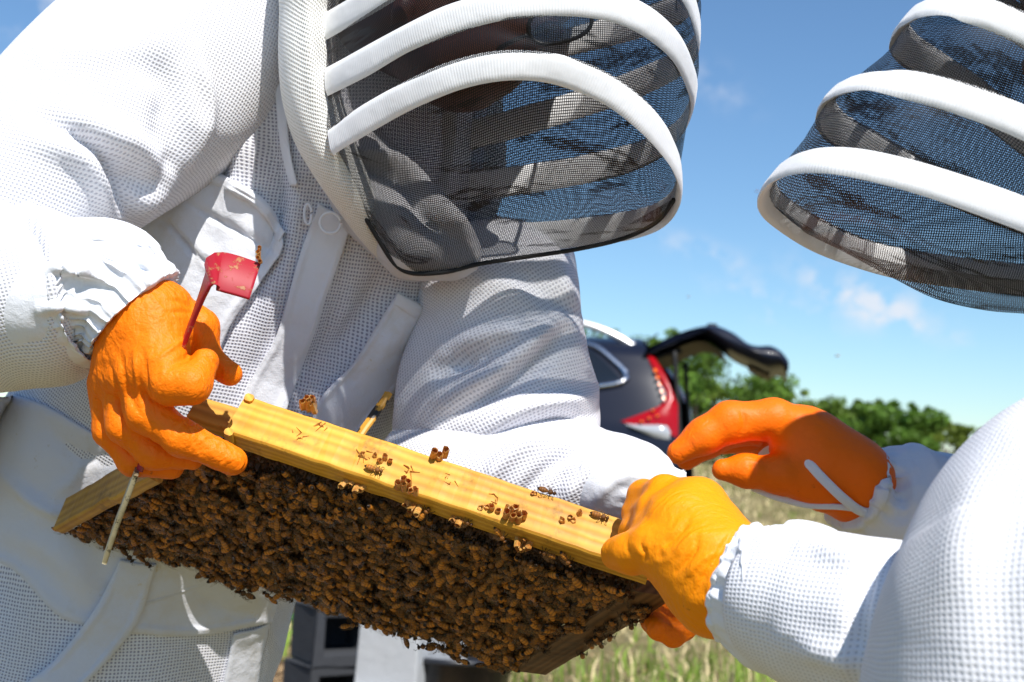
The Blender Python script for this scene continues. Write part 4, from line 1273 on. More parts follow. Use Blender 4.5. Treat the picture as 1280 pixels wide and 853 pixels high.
# ------------------------------------------------------------------ the first beekeeper
def person_a():
    # body under the suit: one continuous skin, head bent over the frame
    Hc = (600, -30)
    def ch(*r): return chain(*r)
    groups = [
        (.03, .03, [ch((470, 60, 1.17, 70), (500, 0, 1.14, 78)),                       # neck into head
                    ch((560, -40, 1.13, 128), (620, -70, 1.12, 130)),                  # skull
                    ch((560, 40, 1.09, 84), (610, 30, 1.08, 74)),                      # cheeks and jaw
                    ch((585, 88, 1.08, 48), (600, 80, 1.075, 44)),                     # chin
                    ]),
        (.006, .012, [ch((655, 10, 1.06, 20), (688, 40, 1.045, 15), (672, 48, 1.05, 13))]),     # nose
        (.006, .008, [ch((642, 66, 1.06, 17), (652, 74, 1.06, 12))]),                  # lips
        (.006, .008, [ch((505, 5, 1.02, 16), (500, 40, 1.02, 12))]),                   # ear
        (.05, .04, [ch((430, 100, 1.31, 90), (370, 300, 1.31, 110), (200, 640, 1.38, 120), (120, 900, 1.40, 130)),
                    ch((450, 90, 1.30, 60), (330, 40, 1.23, 60), (120, 150, 1.12, 60), (-60, 330, 1.04, 50), (60, 390, 1.02, 42), (165, 400, .99, 36)),
                    ch((470, 140, 1.33, 60), (590, 350, 1.27, 60), (600, 500, 1.18, 52), (720, 590, 1.14, 42), (835, 640, 1.10, 34))]),
    ]
    v, f = implicit(groups, .008)
    root = build('person', v, f, SKIN, None)
    tag(root, 'beekeeper in white suit and black veil bending over the frame, holding the red hive tool', 'person')

    # trunk of the suit
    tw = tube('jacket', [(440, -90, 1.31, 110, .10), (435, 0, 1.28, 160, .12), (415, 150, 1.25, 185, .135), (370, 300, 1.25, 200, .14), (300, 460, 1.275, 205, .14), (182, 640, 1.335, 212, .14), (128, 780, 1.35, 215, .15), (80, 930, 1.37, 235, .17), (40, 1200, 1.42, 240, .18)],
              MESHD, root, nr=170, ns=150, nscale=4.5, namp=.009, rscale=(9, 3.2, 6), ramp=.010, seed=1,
              creases=[([(275, 120), (300, 200), (262, 300)], 16, .012), ([(330, 150), (345, 260), (300, 400)], 10, -.012), ([(370, 190), (365, 300), (322, 440)], 14, .012),
                       ([(300, 20), (290, 90), (250, 190)], 14, -.022), ([(325, 60), (318, 150), (290, 230)], 14, .014),
                       ([(430, 360), (400, 440), (355, 500)], 9, -.008), ([(520, 360), (470, 430), (440, 500)], 14, .010), ([(480, 330), (450, 400), (400, 470)], 12, -.010),
                       ([(240, 740), (290, 760), (335, 745)], 10, -.006), ([(60, 660), (100, 700), (110, 760)], 18, .008)])
    bvh = bvh_of([tw])
    # lightly lit front panel mesh is the trunk itself; cotton panels lie on it
    overlay('pocket', [[(240, 202), (285, 222), (330, 250), (356, 292)], [(215, 235), (262, 262), (310, 290), (350, 322)], [(175, 285), (205, 340), (250, 390), (292, 400)], [(150, 330), (170, 400), (200, 450), (262, 470)]],
            COT, root, bvh, 60, 50, off=.007, hem=.0022, hemw=.05, label='white chest pocket with a stitched flap',
            creases=[([(228, 250), (290, 285), (350, 320)], 3, -.004), ([(240, 300), (275, 340), (300, 345)], 8, .004), ([(205, 275), (250, 320), (300, 350)], 2.5, -.005)], namp=.002, nscale=16)
    overlay('pocket_flap', [[(243, 205), (285, 224), (330, 252), (356, 290)], [(236, 216), (280, 237), (324, 264), (350, 303)]], COT, root, bvh, 60, 12, off=.012, hem=.002, hemw=.3, namp=.0015, nscale=40)
    overlay('placket', [[(398, 255), (418, 266), (440, 280)], [(372, 330), (392, 345), (416, 352)], [(345, 420), (368, 430), (392, 425)], [(312, 478), (335, 492), (366, 492)], [(260, 590), (290, 605), (330, 600)]],
            COTC, root, bvh, 26, 70, off=.007, hem=.0015, hemw=.12, label='smooth white zip cover flap', namp=.003, nscale=12)
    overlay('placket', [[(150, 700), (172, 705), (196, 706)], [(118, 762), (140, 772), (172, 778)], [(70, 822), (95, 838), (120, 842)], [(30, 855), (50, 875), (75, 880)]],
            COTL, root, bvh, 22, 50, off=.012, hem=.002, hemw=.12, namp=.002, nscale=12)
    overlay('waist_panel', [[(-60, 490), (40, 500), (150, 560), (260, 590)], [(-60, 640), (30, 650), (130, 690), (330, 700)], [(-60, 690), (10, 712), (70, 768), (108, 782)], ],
            COTD, root, bvh, 60, 50, off=.005, hem=.0018, hemw=.04, label='stained white cotton waist panel, darkened for shade', namp=.004, nscale=9,
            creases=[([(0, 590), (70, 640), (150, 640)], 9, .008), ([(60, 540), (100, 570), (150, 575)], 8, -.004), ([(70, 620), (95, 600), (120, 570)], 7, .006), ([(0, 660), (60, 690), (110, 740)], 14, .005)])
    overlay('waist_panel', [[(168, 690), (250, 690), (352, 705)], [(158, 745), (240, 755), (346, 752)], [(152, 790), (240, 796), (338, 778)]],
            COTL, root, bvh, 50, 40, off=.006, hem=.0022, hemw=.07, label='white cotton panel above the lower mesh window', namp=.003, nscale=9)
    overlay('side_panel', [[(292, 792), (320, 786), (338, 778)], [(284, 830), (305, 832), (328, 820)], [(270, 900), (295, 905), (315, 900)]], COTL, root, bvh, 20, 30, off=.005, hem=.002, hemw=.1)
    overlay('seam', [[(336, -10), (350, -10)], [(342, 90), (355, 90)], [(350, 180), (362, 182)], [(362, 232), (372, 232)]], COTC, root, bvh, 8, 60, off=.006, hem=.001, hemw=.3)
    # zip ring and drawstring by the hood
    for (x, y, d) in ((413, 279, 1.10), (385, 268, 1.11)):
        L = [P(x + 13 * math.cos(a) * (1 if x > 400 else .35), y + 13 * math.sin(a), d) for a in np.linspace(0, 2 * PI * .97, 20)]
        ribbon_tube('zip_pull', np.array(L), COTC, root, .0012, .0012, nr=40, ns=8)

    # the right arm (left in the view)
    tube('sleeve', [(395, -60, 1.26, 90, .09), (335, -5, 1.22, 130, .10), (245, 60, 1.16, 140, .105), (140, 135, 1.10, 142, .10), (40, 225, 1.05, 128, .09), (-70, 300, 1.02, 100, .08), (-150, 350, 1.0, 60, .05)],
         MESHF, root, nr=150, ns=130, nscale=5, namp=.007, rscale=(5, 6, 5), ramp=.004, seed=5, label='mesh upper sleeve bulging over the forearm',
         creases=[([(60, 150), (130, 190), (160, 260), (170, 300)], 10, -.016), ([(40, 175), (110, 205), (150, 270)], 13, .010), ([(110, 150), (190, 200), (175, 280)], 16, .012), ([(240, 90), (235, 190), (170, 270)], 12, .008),
                  ([(170, 60), (215, 110), (205, 190)], 20, -.010), ([(60, 60), (130, 60), (200, 40)], 20, .006), ([(250, 60), (262, 130), (240, 200)], 8, .008), ([(150, 215), (180, 230), (210, 215)], 14, -.010)])
    tube('sleeve', [(-190, 350, 1.03, 70, .05), (-120, 345, 1.02, 112, .075), (-30, 350, 1.0, 128, .08), (40, 362, .99, 118, .075), (95, 378, .985, 102, .065), (130, 385, .985, 80, .05)],
         MESHF, root, nr=110, ns=120, nscale=7, namp=.004, rscale=(16, 6, 9), ramp=.006, seed=8, label='mesh lower sleeve behind the elastic cuff',
         creases=[([(15, 230), (40, 300), (50, 420)], 8, -.008), ([(30, 240), (60, 300), (60, 420)], 10, .007), ([(100, 240), (80, 300), (70, 400)], 18, .006)])
    # gathered cotton cuff
    def gathers(v, nr, m, k=44, amp=.0014, start=.45):
        g = v[:nr * m].reshape(nr, m, 3); cen = g[:, :-1].mean(1, keepdims=True)
        t = np.linspace(0, 1, nr)[:, None]; a = np.linspace(0, 2 * PI, m)[None]
        s = np.clip((t - start) / (1 - start), 0, 1)
        ph = 2.4 * np.sin(a * 2 + 1) + 1.2 * np.sin(5 * a)
        R = k / 6.3; q = np.stack([np.cos(a) * R + 0 * t, np.sin(a) * R + 0 * t, t * 3.5 + 0 * a + k], -1)
        w = amp * s ** .7 * 2.2 * (np.clip(ridged(q), -.6, 1) + .5 * vnoise(q * 2.1)) + amp * 2.0 * np.sin(PI * t) * vnoise(np.stack([np.cos(a) * 1.4 + 0 * t, np.sin(a) * 1.4 + 0 * t, t * 2 + 0 * a], -1))
        g = g + unit(g - cen) * w[..., None]
        v = v.copy(); v[:nr * m] = g.reshape(-1, 3); return v
    tube('cuff', [(18, 388, .985, 80, .050), (55, 376, .980, 94, .056), (98, 368, .976, 92, .056), (128, 364, .972, 87, .052), (146, 373, .968, 81, .047), (158, 382, .966, 72, .042), (164, 388, .965, 74, .043), (169, 393, .965, 70, .042)],
         COTC, root, nr=110, ns=220, extra=gathers, nscale=14, namp=.002, seed=3, label='white cotton cuff gathered by elastic round the wrist',
         creases=[([(105, 300), (130, 315), (140, 330)], 12, -.004), ([(55, 335), (90, 338), (125, 345)], 7, .007), ([(50, 385), (90, 385), (120, 395)], 8, .006), ([(175, 300), (185, 330), (190, 350)], 9, .006), ([(110, 290), (108, 330), (100, 350)], 6, .003)])
    # right glove
    D = .955
    fing = lambda *r: chain(*r)
    g = [
        (.012, .01, [fing((186, 404, D, 46), (176, 466, D - .012, 38)), fing((178, 402, D, 46), (152, 468, D, 32)), fing((192, 400, D, 44), (202, 452, D - .02, 36)), fing((166, 410, D, 44), (136, 480, D + .008, 23)), fing((205, 392, D + .01, 36), (222, 415, D + .01, 28))]),
        (.006, .004, [fing((200, 450, D - .020, 34), (214, 478, D - .032, 28), (240, 481, D - .036, 23), (256, 452, D - .024, 17))]),          # index, curled round the tool
        (.006, .003, [fing((172, 470, D - .012, 30), (184, 515, D - .016, 26), (228, 548, D - .018, 22), (291, 576, D - .010, 18))]),        # middle
        (.006, .002, [fing((150, 478, D, 25), (156, 532, D - .004, 22), (192, 568, D - .002, 18), (240, 574, D + .004, 14))]),                               # ring
        (.006, .002, [fing((130, 478, D + .010, 20), (136, 540, D + .010, 18), (166, 578, D + .010, 16), (214, 584, D + .012, 15.5))]),      # little
        (.007, .005, [fing((214, 394, D + .018, 30), (246, 412, D + .012, 26), (257, 448, D + .012, 18), (287, 467, D + .006, 15))]),     # thumb
    ]
    v, f = implicit(g, .0015)
    cre = [([(243, 410), (240, 440), (222, 455)], 3.5, -.003), ([(196, 450), (222, 430), (240, 420)], 3, .0016), ([(205, 470), (215, 455), (232, 447)], 2.5, -.0012),
           ([(136, 455), (150, 500), (158, 545)], 3, -.0025), ([(150, 440), (160, 490), (176, 520)], 3, -.0018), ([(168, 440), (172, 475), (176, 505)], 3, .0022), ([(180, 440), (184, 480), (190, 500)], 2.5, -.0018),
           ([(213, 375), (228, 378), (240, 388)], 2.5, -.0012), ([(208, 392), (225, 390), (242, 392)], 2.5, -.0010), ([(260, 440), (266, 452), (272, 458)], 2.5, -.0015),
           ([(218, 535), (240, 520), (256, 525)], 2.2, .0012), ([(224, 545), (246, 532), (262, 534)], 2, .001), ([(248, 552), (262, 545), (270, 548)], 2, .001)]
    for k in range(9): cre.append(([(228 + 2 * k, 488 - 1.5 * k), (236 + 2.2 * k, 478 - 1.5 * k)], 1.3, .0010 * (-1) ** k))
    v = sculpt(v, f, creases=cre, namp=.0005, nscale=45, rscale=(210, 70, 150), ramp=.0004, seed=2)
    go = build('glove', v, f, ORANGE, root); go['label'] = 'wrinkled orange glove pinching the red hive tool and resting on the frame'
    # rolled rim of the glove
    # the left arm (centre of the view)
    tube('sleeve', [(612, 322, 1.26, 55, .03), (616, 340, 1.24, 92, .06), (624, 380, 1.215, 104, .085), (628, 425, 1.20, 108, .088), (620, 495, 1.185, 122, .085), (618, 560, 1.18, 118, .075), (600, 640, 1.18, 70, .05)],
         MESHF, root, nr=140, ns=120, nscale=6, namp=.005, rscale=(5, 12, 8), ramp=.007, seed=14, label='mesh sleeve falling to the bent elbow',
         creases=[([(560, 500), (640, 450), (690, 400)], 11, .012), ([(560, 525), (640, 478), (700, 420)], 9, -.014), ([(560, 440), (610, 420), (660, 415)], 13, .010), ([(555, 465), (575, 455), (600, 448)], 10, -.016),
                  ([(690, 330), (706, 370), (722, 400)], 8, .006), ([(640, 340), (690, 380), (730, 400)], 12, -.006), ([(600, 545), (650, 510), (735, 495)], 10, .010), ([(610, 560), (680, 530), (740, 520)], 8, -.008)])
    tube('sleeve', [(500, 590, 1.17, 50, .05), (560, 590, 1.16, 72, .07), (640, 588, 1.15, 80, .07), (710, 596, 1.135, 76, .065), (770, 608, 1.12, 66, .055), (820, 622, 1.11, 50, .045)],
         MESHF, root, nr=110, ns=110, nscale=7, namp=.004, rscale=(10, 4, 8), ramp=.006, seed=17, label='mesh forearm sleeve behind the top bar',
         creases=[([(590, 620), (640, 570), (700, 540)], 11, .010), ([(640, 640), (680, 590), (735, 550)], 9, -.012), ([(700, 640), (725, 600), (780, 570)], 12, .008), ([(680, 640), (700, 600), (720, 590)], 8, -.006)])
    tube('cuff', [(742, 600, 1.118, 64, .052), (768, 608, 1.112, 67, .055), (800, 615, 1.105, 60, .05), (828, 625, 1.10, 44, .04), (842, 630, 1.10, 40, .036)],
         COTC, root, nr=60, ns=120, extra=gathers, nscale=12, namp=.002, seed=9, label='white cotton cuff behind the yellow glove', creases=[([(740, 630), (770, 600), (810, 590)], 8, .005)])
    D = 1.075
    g = [(.016, .010, [fing((838, 640, D + .01, 36), (838, 700, D + .01, 38)), fing((852, 640, D + .01, 30), (862, 700, D + .01, 26)), fing((824, 645, D + .01, 30), (815, 690, D + .01, 24))]),
         (.007, .004, [fing((812, 690, D, 20), (806, 735, D - .02, 18), (818, 776, D - .055, 16), (822, 786, D - .085, 15))]),
         (.007, .004, [fing((832, 700, D, 20), (830, 750, D - .02, 18), (840, 784, D - .055, 17), (842, 794, D - .085, 16))]),
         (.007, .004, [fing((852, 700, D + .005, 20), (856, 745, D - .015, 18), (861, 776, D - .05, 16), (856, 786, D - .08, 15))]),
         (.007, .004, [fing((866, 695, D + .01, 18), (878, 735, D - .01, 16), (876, 762, D - .045, 14), (866, 772, D - .065, 13))]),
         (.007, .006, [fing((815, 660, D, 20), (800, 690, D - .03, 17), (806, 705, D - .06, 14))])]
    v, f = implicit(g, .0022)
    v = sculpt(v, f, namp=.0012, nscale=40, seed=4)
    go = build('glove', v, f, ORANGE, root); go['label'] = 'deep orange glove under the end of the frame, only its fingertips showing'

    # hood: rolled edge along the veil and the cap over the head
    tube('hood', [(420, -150, 1.10, 60, .10), (392, -60, 1.085, 46, .09), (384, 20, 1.075, 35, .05), (385, 90, 1.07, 34, .042), (396, 150, 1.068, 34, .036), (420, 205, 1.072, 31, .032), (448, 255, 1.085, 27, .028), (474, 300, 1.10, 19, .02), (496, 338, 1.115, 7, .012)],
         MESHH, root, nr=120, ns=70, nscale=8, namp=.003, seed=6, label='cream white mesh edge of the hood beside the veil', creases=[([(385, -20), (388, 90), (400, 160)], 6, .004)])
    # cap: shell over the top of the head, open to the front
    V = []; nu, nv = 48, 26
    c0 = P(610, -90, 1.14)
    for i in range(nv):
        ph = i / (nv - 1) * PI * .5
        for j in range(nu):
            th = 2 * PI * j / nu
            r = np.array([.150 * math.cos(th), 0, .120 * math.sin(th)]) * math.cos(ph)
            V.append(c0 + r + np.array([-.02, .055 + .12 * math.sin(ph), 0]))
    f = gridfaces(nv, nu, True); V = np.array(V); V = V + .003 * fbm(V * 20)[:, None]
    build('hood', V, f, MESHH, root, uv=V[:, [0, 2]])
    # back of the hood behind the head down to the collar
    tube('hood', [(500, -190, 1.22, 110, .10), (500, -60, 1.25, 110, .08), (505, 60, 1.265, 115, .05), (520, 170, 1.26, 110, .035), (540, 250, 1.25, 90, .03), (545, 320, 1.22, 40, .02)], MESHH, root, nr=50, ns=50, namp=.003, nscale=9)
    # veil
    H0 = [(412, -60, 1.05), (470, -90, .99), (560, -128, .955), (660, -148, .94), (760, -138, .95), (830, -100, .975), (862, -50, 1.02), (866, -10, 1.06), (850, 10, 1.10), (780, 34, 1.15), (670, 63, 1.19), (560, 100, 1.20)]
    H1 = [(409, 34, 1.04), (460, 4, 1.0), (540, -42, .96), (630, -72, .94), (720, -78, .938), (790, -62, .95), (845, -24, .98), (866, 20, 1.02), (868, 55, 1.06), (845, 80, 1.10), (770, 114, 1.15), (670, 146, 1.18), (565, 175, 1.20)]
    H2 = [(411, 103, 1.035), (455, 80, 1.0), (520, 44, .965), (590, 17, .945), (660, 4, .935), (730, 3, .935), (790, 18, .95), (838, 54, .98), (860, 96, 1.02), (863, 128, 1.06), (840, 168, 1.10), (790, 196, 1.14), (700, 217, 1.17), (555, 238, 1.20)]
    H3 = [(416, 178, 1.03), (460, 149, 1.0), (520, 116, .97), (580, 92, .95), (640, 82, .94), (700, 88, .945), (758, 112, .955), (805, 149, .975), (836, 190, 1.005), (847, 226, 1.04), (836, 258, 1.08), (800, 278, 1.12), (720, 291, 1.16), (590, 303, 1.20)]
    Ht = [(440, -190, 1.08), (500, -215, 1.02), (580, -235, .99), (660, -245, .98), (740, -235, .99), (800, -205, 1.02), (830, -170, 1.06), (830, -150, 1.09), (800, -130, 1.12), (740, -110, 1.16), (670, -100, 1.19), (580, -100, 1.21)]
    vo, HC, net_obj = veil(root, [Ht, H0, H1, H2, H3], [1, 2, 3, 4], 'black see-through veil held out by white hoops', .004, seed=2)
    for b in vo.children: pass
    # chin piece of netting from the lowest hoop to the collar
    top = HC[4][:int(len(HC[4]) * .74)]
    low = cr(px3([(416, 182, 1.04), (440, 240, 1.06), (472, 298, 1.07), (503, 338, 1.08), (552, 340, 1.08), (600, 329, 1.09), (660, 320, 1.10), (720, 311, 1.10), (780, 297, 1.09), (822, 276, 1.08), (843, 248, 1.06)]), len(top))
    n = 30; G = np.array([top * (1 - t) + low * t for t in np.linspace(0, 1, n)])
    bul = np.sin(np.linspace(0, PI, n))[:, None, None] * np.sin(np.linspace(0, PI, len(top)))[None, :, None]
    wr = ridged(np.stack([np.repeat(np.linspace(0, 5, len(top))[None], n, 0), np.repeat(np.linspace(0, 4, n)[:, None], len(top), 1), np.zeros((n, len(top)))], -1))
    G = G + bul * np.array([0.004, -.012, .012]) + (np.clip(wr, 0, 1) * .006)[..., None] * bul * np.array([0, -.5, 1])
    net_obj('veil', G, 'black netting closing the veil under the chin')
    ribbon_tube('veil_hem', px3([(416, 182, 1.038), (440, 240, 1.058), (472, 298, 1.068), (503, 338, 1.078), (552, 341, 1.078), (600, 330, 1.088), (660, 321, 1.098), (720, 312, 1.098), (780, 298, 1.088), (822, 277, 1.078), (843, 249, 1.058)]), plain('black hem tape', (.01, .01, .011), .7), root, .0018, .0014, nr=90, ns=10)
    # collar cloth inside the veil
    GREY = fabric_cotton('grey white lining', col=(.55, .54, .56), dirt=.1)
    tube('collar', [(400, 150, 1.16, 40, .04), (440, 200, 1.13, 48, .045), (480, 250, 1.115, 58, .045), (520, 290, 1.10, 58, .035), (570, 318, 1.10, 36, .02), (600, 326, 1.10, 12, .01)], GREY, root, nr=70, ns=60, namp=.004, nscale=14,
         creases=[([(430, 190), (480, 200), (530, 225)], 6, .012), ([(440, 205), (490, 220), (525, 240)], 6, -.010), ([(520, 215), (548, 260), (590, 305)], 9, .012), ([(505, 235), (530, 275), (560, 300)], 6, -.010)], rscale=(20, 20, 20), ramp=.003, label='crumpled grey white collar inside the veil')
    tube('collar', [(470, 150, 1.17, 26, .02), (510, 205, 1.165, 24, .02), (545, 250, 1.16, 18, .02), (560, 290, 1.16, 10, .01)], GREY, root, nr=40, ns=40, namp=.003, nscale=20, rscale=(30, 8, 10), ramp=.004)
    ribbon_tube('strap', px3([(560, 110, 1.155), (562, 160, 1.155), (553, 215, 1.155), (545, 268, 1.15)]), GREY, root, .0065, .0015, nr=30, ns=12, upvec=(0, 0, 1))
    # sunglasses
    sg = empty('sunglasses', toworld(P(640, 30, 1.05))); sg.parent = root; sg.location = Vector(toworld(P(640, 30, 1.05))) - Vector(root.location)
    lensm = plain('dark sunglass lens', (.01, .012, .018), .06, spec=.9); clearm = plain('reflecting sunglass lens', (.10, .16, .26), .06, spec=1.0, alpha=.6)
    blackm = plain('black plastic frame', (.01, .01, .01), .3)
    def lens_(px, py, d, a, b, rot, mat):
        V = [P(px, py, d - .004)]; n = 28
        for k in range(n):
            t = 2 * PI * k / n; x = a * math.copysign(abs(math.cos(t)) ** .8, math.cos(t)); y = b * math.copysign(abs(math.sin(t)) ** .8, math.sin(t))
            V.append(P(px + x * math.cos(rot) - y * math.sin(rot), py + x * math.sin(rot) + y * math.cos(rot), d))
        build('lens', np.array(V), [(0, 1 + k, 1 + (k + 1) % n) for k in range(n)], mat, sg)
        ribbon_tube('rim', np.array(V[1:] + V[1:2]), blackm, sg, .0016, .0014, nr=50, ns=8)
    lens_(598, 66, 1.045, 24, 15, -.35, lensm); lens_(700, 30, 1.03, 40, 23, -.25, clearm)
    ribbon_tube('bridge', px3([(622, 62, 1.04), (640, 52, 1.03), (660, 44, 1.03)]), blackm, sg, .002, .002, nr=12, ns=8)
    ribbon_tube('temple', px3([(738, 14, 1.03), (742, 0, 1.06), (736, -20, 1.12)]), blackm, sg, .0018, .0018, nr=12, ns=8)
    # a stained wooden handle showing between pocket and sleeve
    overlay('sleeve_pocket', [[(497, 366), (520, 378), (547, 396)], [(470, 410), (500, 425), (535, 425)], [(440, 455), (468, 475), (500, 480)], [(400, 500), (425, 520), (458, 528)], [(380, 560), (400, 570), (430, 580)]],
            COT, root, bvh, 30, 60, off=.012, hem=.0025, hemw=.06, label='white cotton pocket flap with a stitched hem', namp=.003, nscale=14)
    overlay('pocket_flap', [[(497, 366), (522, 380), (549, 398)], [(492, 380), (515, 396), (542, 412)]], COTC, root, bvh, 30, 10, off=.017, hem=.002, hemw=.3)
    return root
pa = person_a()
st_a, st_b = P(447, 548, 1.10), P(486, 492, 1.125)
BLK = Mat('yellow wood with black marks'); _r = BLK.ramp(BLK.noise(75, 3, BLK.coord(), .6), [(.50, (.62, .30, .03)), (.54, (.015, .012, .01))])
BLK.p(col=_r, rough=.5)
o = beam('wooden_stick', st_a, st_b, .008, .005, np.array([1.0, .6, 0]), BLK.m, parent=pa, n=10)
o.parent = None; o.location = wloc(pa); o.matrix_parent_inverse = Matrix()
tag(o, 'narrow yellow stick with black stains tucked between the white chest pocket and the sleeve', 'stick')

# ------------------------------------------------------------------ the second beekeeper
def person_b():
    ch = chain
    groups = [
        (.03, .03, [ch((1500, 150, .92, 110), (1480, 60, .90, 120)), ch((1430, 20, .88, 135), (1420, -60, .88, 145)), ch((1370, 110, .86, 60), (1400, 90, .86, 80))]),
        (.006, .012, [ch((1318, 50, .85, 22), (1296, 84, .845, 16), (1312, 92, .85, 14))]),
        (.006, .008, [ch((1335, 118, .85, 16), (1345, 122, .85, 12))]),
        (.006, .008, [ch((1468, 40, .78, 18), (1470, 80, .78, 14))]),
        (.05, .04, [ch((1540, 250, 1.0, 120), (1620, 560, 1.02, 210), (1680, 900, 1.05, 210)),
                    ch((1530, 280, .95, 110), (1480, 580, .80, 80), (1390, 740, .72, 80), (1280, 810, .73, 62), (1080, 770, .77, 50), (910, 715, .87, 42)),
                    ch((1540, 280, 1.05, 90), (1420, 460, 1.18, 80), (1300, 640, 1.24, 55), (1180, 640, 1.22, 42), (1070, 605, 1.20, 36))]),
    ]
    v, f = implicit(groups, .008)
    root = build('person', v, f, SKIN, None)
    tag(root, 'second beekeeper at the right in white mesh suit, hand gripping the frame end', 'person')
    tube('jacket', [(1560, 180, 1.0, 60, .08), (1570, 260, 1.0, 190, .16), (1600, 420, 1.02, 250, .18), (1640, 700, 1.05, 260, .18), (1680, 1000, 1.08, 270, .18)], MESHB, root, nr=80, ns=70, namp=.006, nscale=5, rscale=(9, 3, 6), ramp=.008)
    # near upper arm
    tube('sleeve', [(1490, 570, .73, 30, .02), (1450, 590, .71, 90, .045), (1412, 618, .70, 145, .065), (1382, 655, .68, 182, .08), (1360, 705, .66, 212, .09), (1350, 755, .65, 228, .095), (1347, 815, .64, 248, .10), (1350, 900, .64, 258, .10), (1360, 1020, .66, 230, .09)],
         MESHB, root, nr=150, ns=150, nscale=7, namp=.004, rscale=(3.2, 5.5, 4), ramp=.007, seed=31, label='close mesh upper sleeve filling the lower right corner',
         creases=[([(1250, 560), (1215, 640), (1205, 780)], 34, .004), ([(1290, 600), (1260, 700), (1250, 850)], 30, -.003)])
    # near forearm
    tube('sleeve', [(1260, 830, .735, 60, .05), (1200, 808, .74, 105, .06), (1130, 790, .75, 110, .062), (1070, 776, .765, 101, .06), (1020, 764, .78, 94, .055), (985, 755, .79, 88, .050), (955, 748, .80, 74, .045)],
         MESHB, root, nr=110, ns=120, nscale=8, namp=.003, rscale=(16, 5, 8), ramp=.005, seed=33, label='mesh forearm sleeve reaching for the frame',
         creases=[([(1010, 690), (1060, 705), (1105, 700)], 11, .006), ([(990, 800), (1040, 815), (1095, 830)], 16, .006), ([(1095, 690), (1080, 760), (1075, 850)], 12, -.005)])
    def gath(v, nr, m):
        g = v[:nr * m].reshape(nr, m, 3); cen = g[:, :-1].mean(1, keepdims=True)
        t = np.linspace(0, 1, nr)[:, None]; a = np.linspace(0, 2 * PI, m)[None]; s = np.clip((t - .55) / .45, 0, 1)
        q = np.stack([np.cos(a) * 5 + 0 * t, np.sin(a) * 5 + 0 * t, t * 2.5 + 0 * a], -1); w = .0032 * s * (np.clip(ridged(q), -.6, 1) + .5 * vnoise(q * 2.1)) + .0030 * vnoise(np.stack([np.cos(a) * 1.5 + 0 * t, np.sin(a) * 1.5 + 0 * t, t * 2 + 0 * a], -1)) * np.sin(PI * t)
        v = v.copy(); v[:nr * m] = (g + unit(g - cen) * w[..., None]).reshape(-1, 3); return v
    tube('cuff', [(1040, 762, .790, 88, .050), (1020, 757, .792, 96, .056), (990, 750, .797, 97, .056), (966, 744, .802, 92, .051), (950, 738, .806, 82, .045), (940, 734, .810, 73, .040), (934, 732, .812, 76, .042), (928, 730, .814, 72, .040)],
         COTC, root, nr=90, ns=150, extra=gath, nscale=10, namp=.0025, seed=5, label='white cotton cuff gathered at the yellow glove',
         creases=[([(925, 655), (935, 720), (950, 800)], 6, .006), ([(905, 735), (925, 740), (940, 790)], 8, -.005), ([(965, 660), (975, 700), (1000, 740)], 16, -.004), ([(910, 700), (920, 740), (915, 780)], 5, -.005), ([(985, 690), (975, 740), (990, 800)], 7, .004)])
    # near glove: back of the hand towards the lens, fingers over the end of the bar
    D = .90
    g = [(.014, .010, [ch((900, 722, D - .03, 60), (850, 655, D - .012, 46)), ch((888, 700, D - .03, 58), (870, 640, D - .005, 36)), ch((900, 735, D - .03, 54), (842, 690, D - .02, 36)), ch((885, 735, D - .028, 46), (835, 705, D - .022, 24)), ch((905, 700, D - .03, 50), (876, 630, D, 28))]),
         (.008, .006, [ch((842, 686, D - .022, 30), (815, 682, D - .02, 26), (790, 692, D - .008, 24), (772, 692, D + .004, 21.5))]),         # thumb along the bar edge
         (.008, .005, [ch((852, 658, D - .014, 26), (814, 662, D - .002, 21), (794, 666, D + .03, 18), (790, 684, D + .055, 15))]),
         (.008, .005, [ch((860, 636, D - .008, 26), (818, 638, D + .006, 20), (797, 642, D + .04, 17), (800, 668, D + .07, 15))]),
         (.008, .005, [ch((872, 624, D - .002, 24), (830, 616, D + .012, 19), (804, 620, D + .04, 17), (806, 650, D + .075, 14))]),
         (.008, .005, [ch((895, 655, D + .01, 26), (872, 650, D + .045, 18), (850, 655, D + .07, 16), (848, 680, D + .09, 13))]),
         (.01, .01, [ch((892, 752, D - .03, 40), (880, 742, D - .03, 36))])]
    v, f = implicit(g, .0017)
    cre = [([(825, 686), (850, 665), (862, 648)], 3, -.0022), ([(838, 700), (862, 672), (880, 665)], 3, .0016), ([(846, 715), (868, 690), (872, 672)], 3, -.0024), ([(852, 728), (878, 700), (900, 690)], 3, .0016),
           ([(866, 745), (890, 705), (915, 665)], 2.6, -.0022), ([(878, 760), (895, 715), (912, 690)], 2.6, .0012), ([(812, 680), (828, 684), (836, 700)], 4, .0009), ([(800, 682), (806, 694), (802, 706)], 2.5, -.0016), ([(816, 700), (828, 702), (838, 698)], 3, .0008), ([(806, 668), (800, 680), (806, 692)], 2.2, -.0009), ([(786, 672), (783, 684), (788, 696)], 2, -.0008)]
    v = sculpt(v, f, creases=cre, namp=.0007, nscale=38, rscale=(50, 130, 90), ramp=.00025, seed=12)
    go = build('glove', v, f, YELLOWO, root); go['label'] = 'bright yellow orange glove gripping the end of the top bar'
    # far arm, blurred beyond
    tube('sleeve', [(1340, 690, 1.27, 60, .05), (1250, 665, 1.26, 76, .06), (1180, 645, 1.25, 78, .06), (1120, 628, 1.235, 66, .055), (1085, 618, 1.225, 54, .045)], COTC, root, nr=80, ns=80, nscale=8, namp=.005, seed=44, label='smooth white far sleeve')
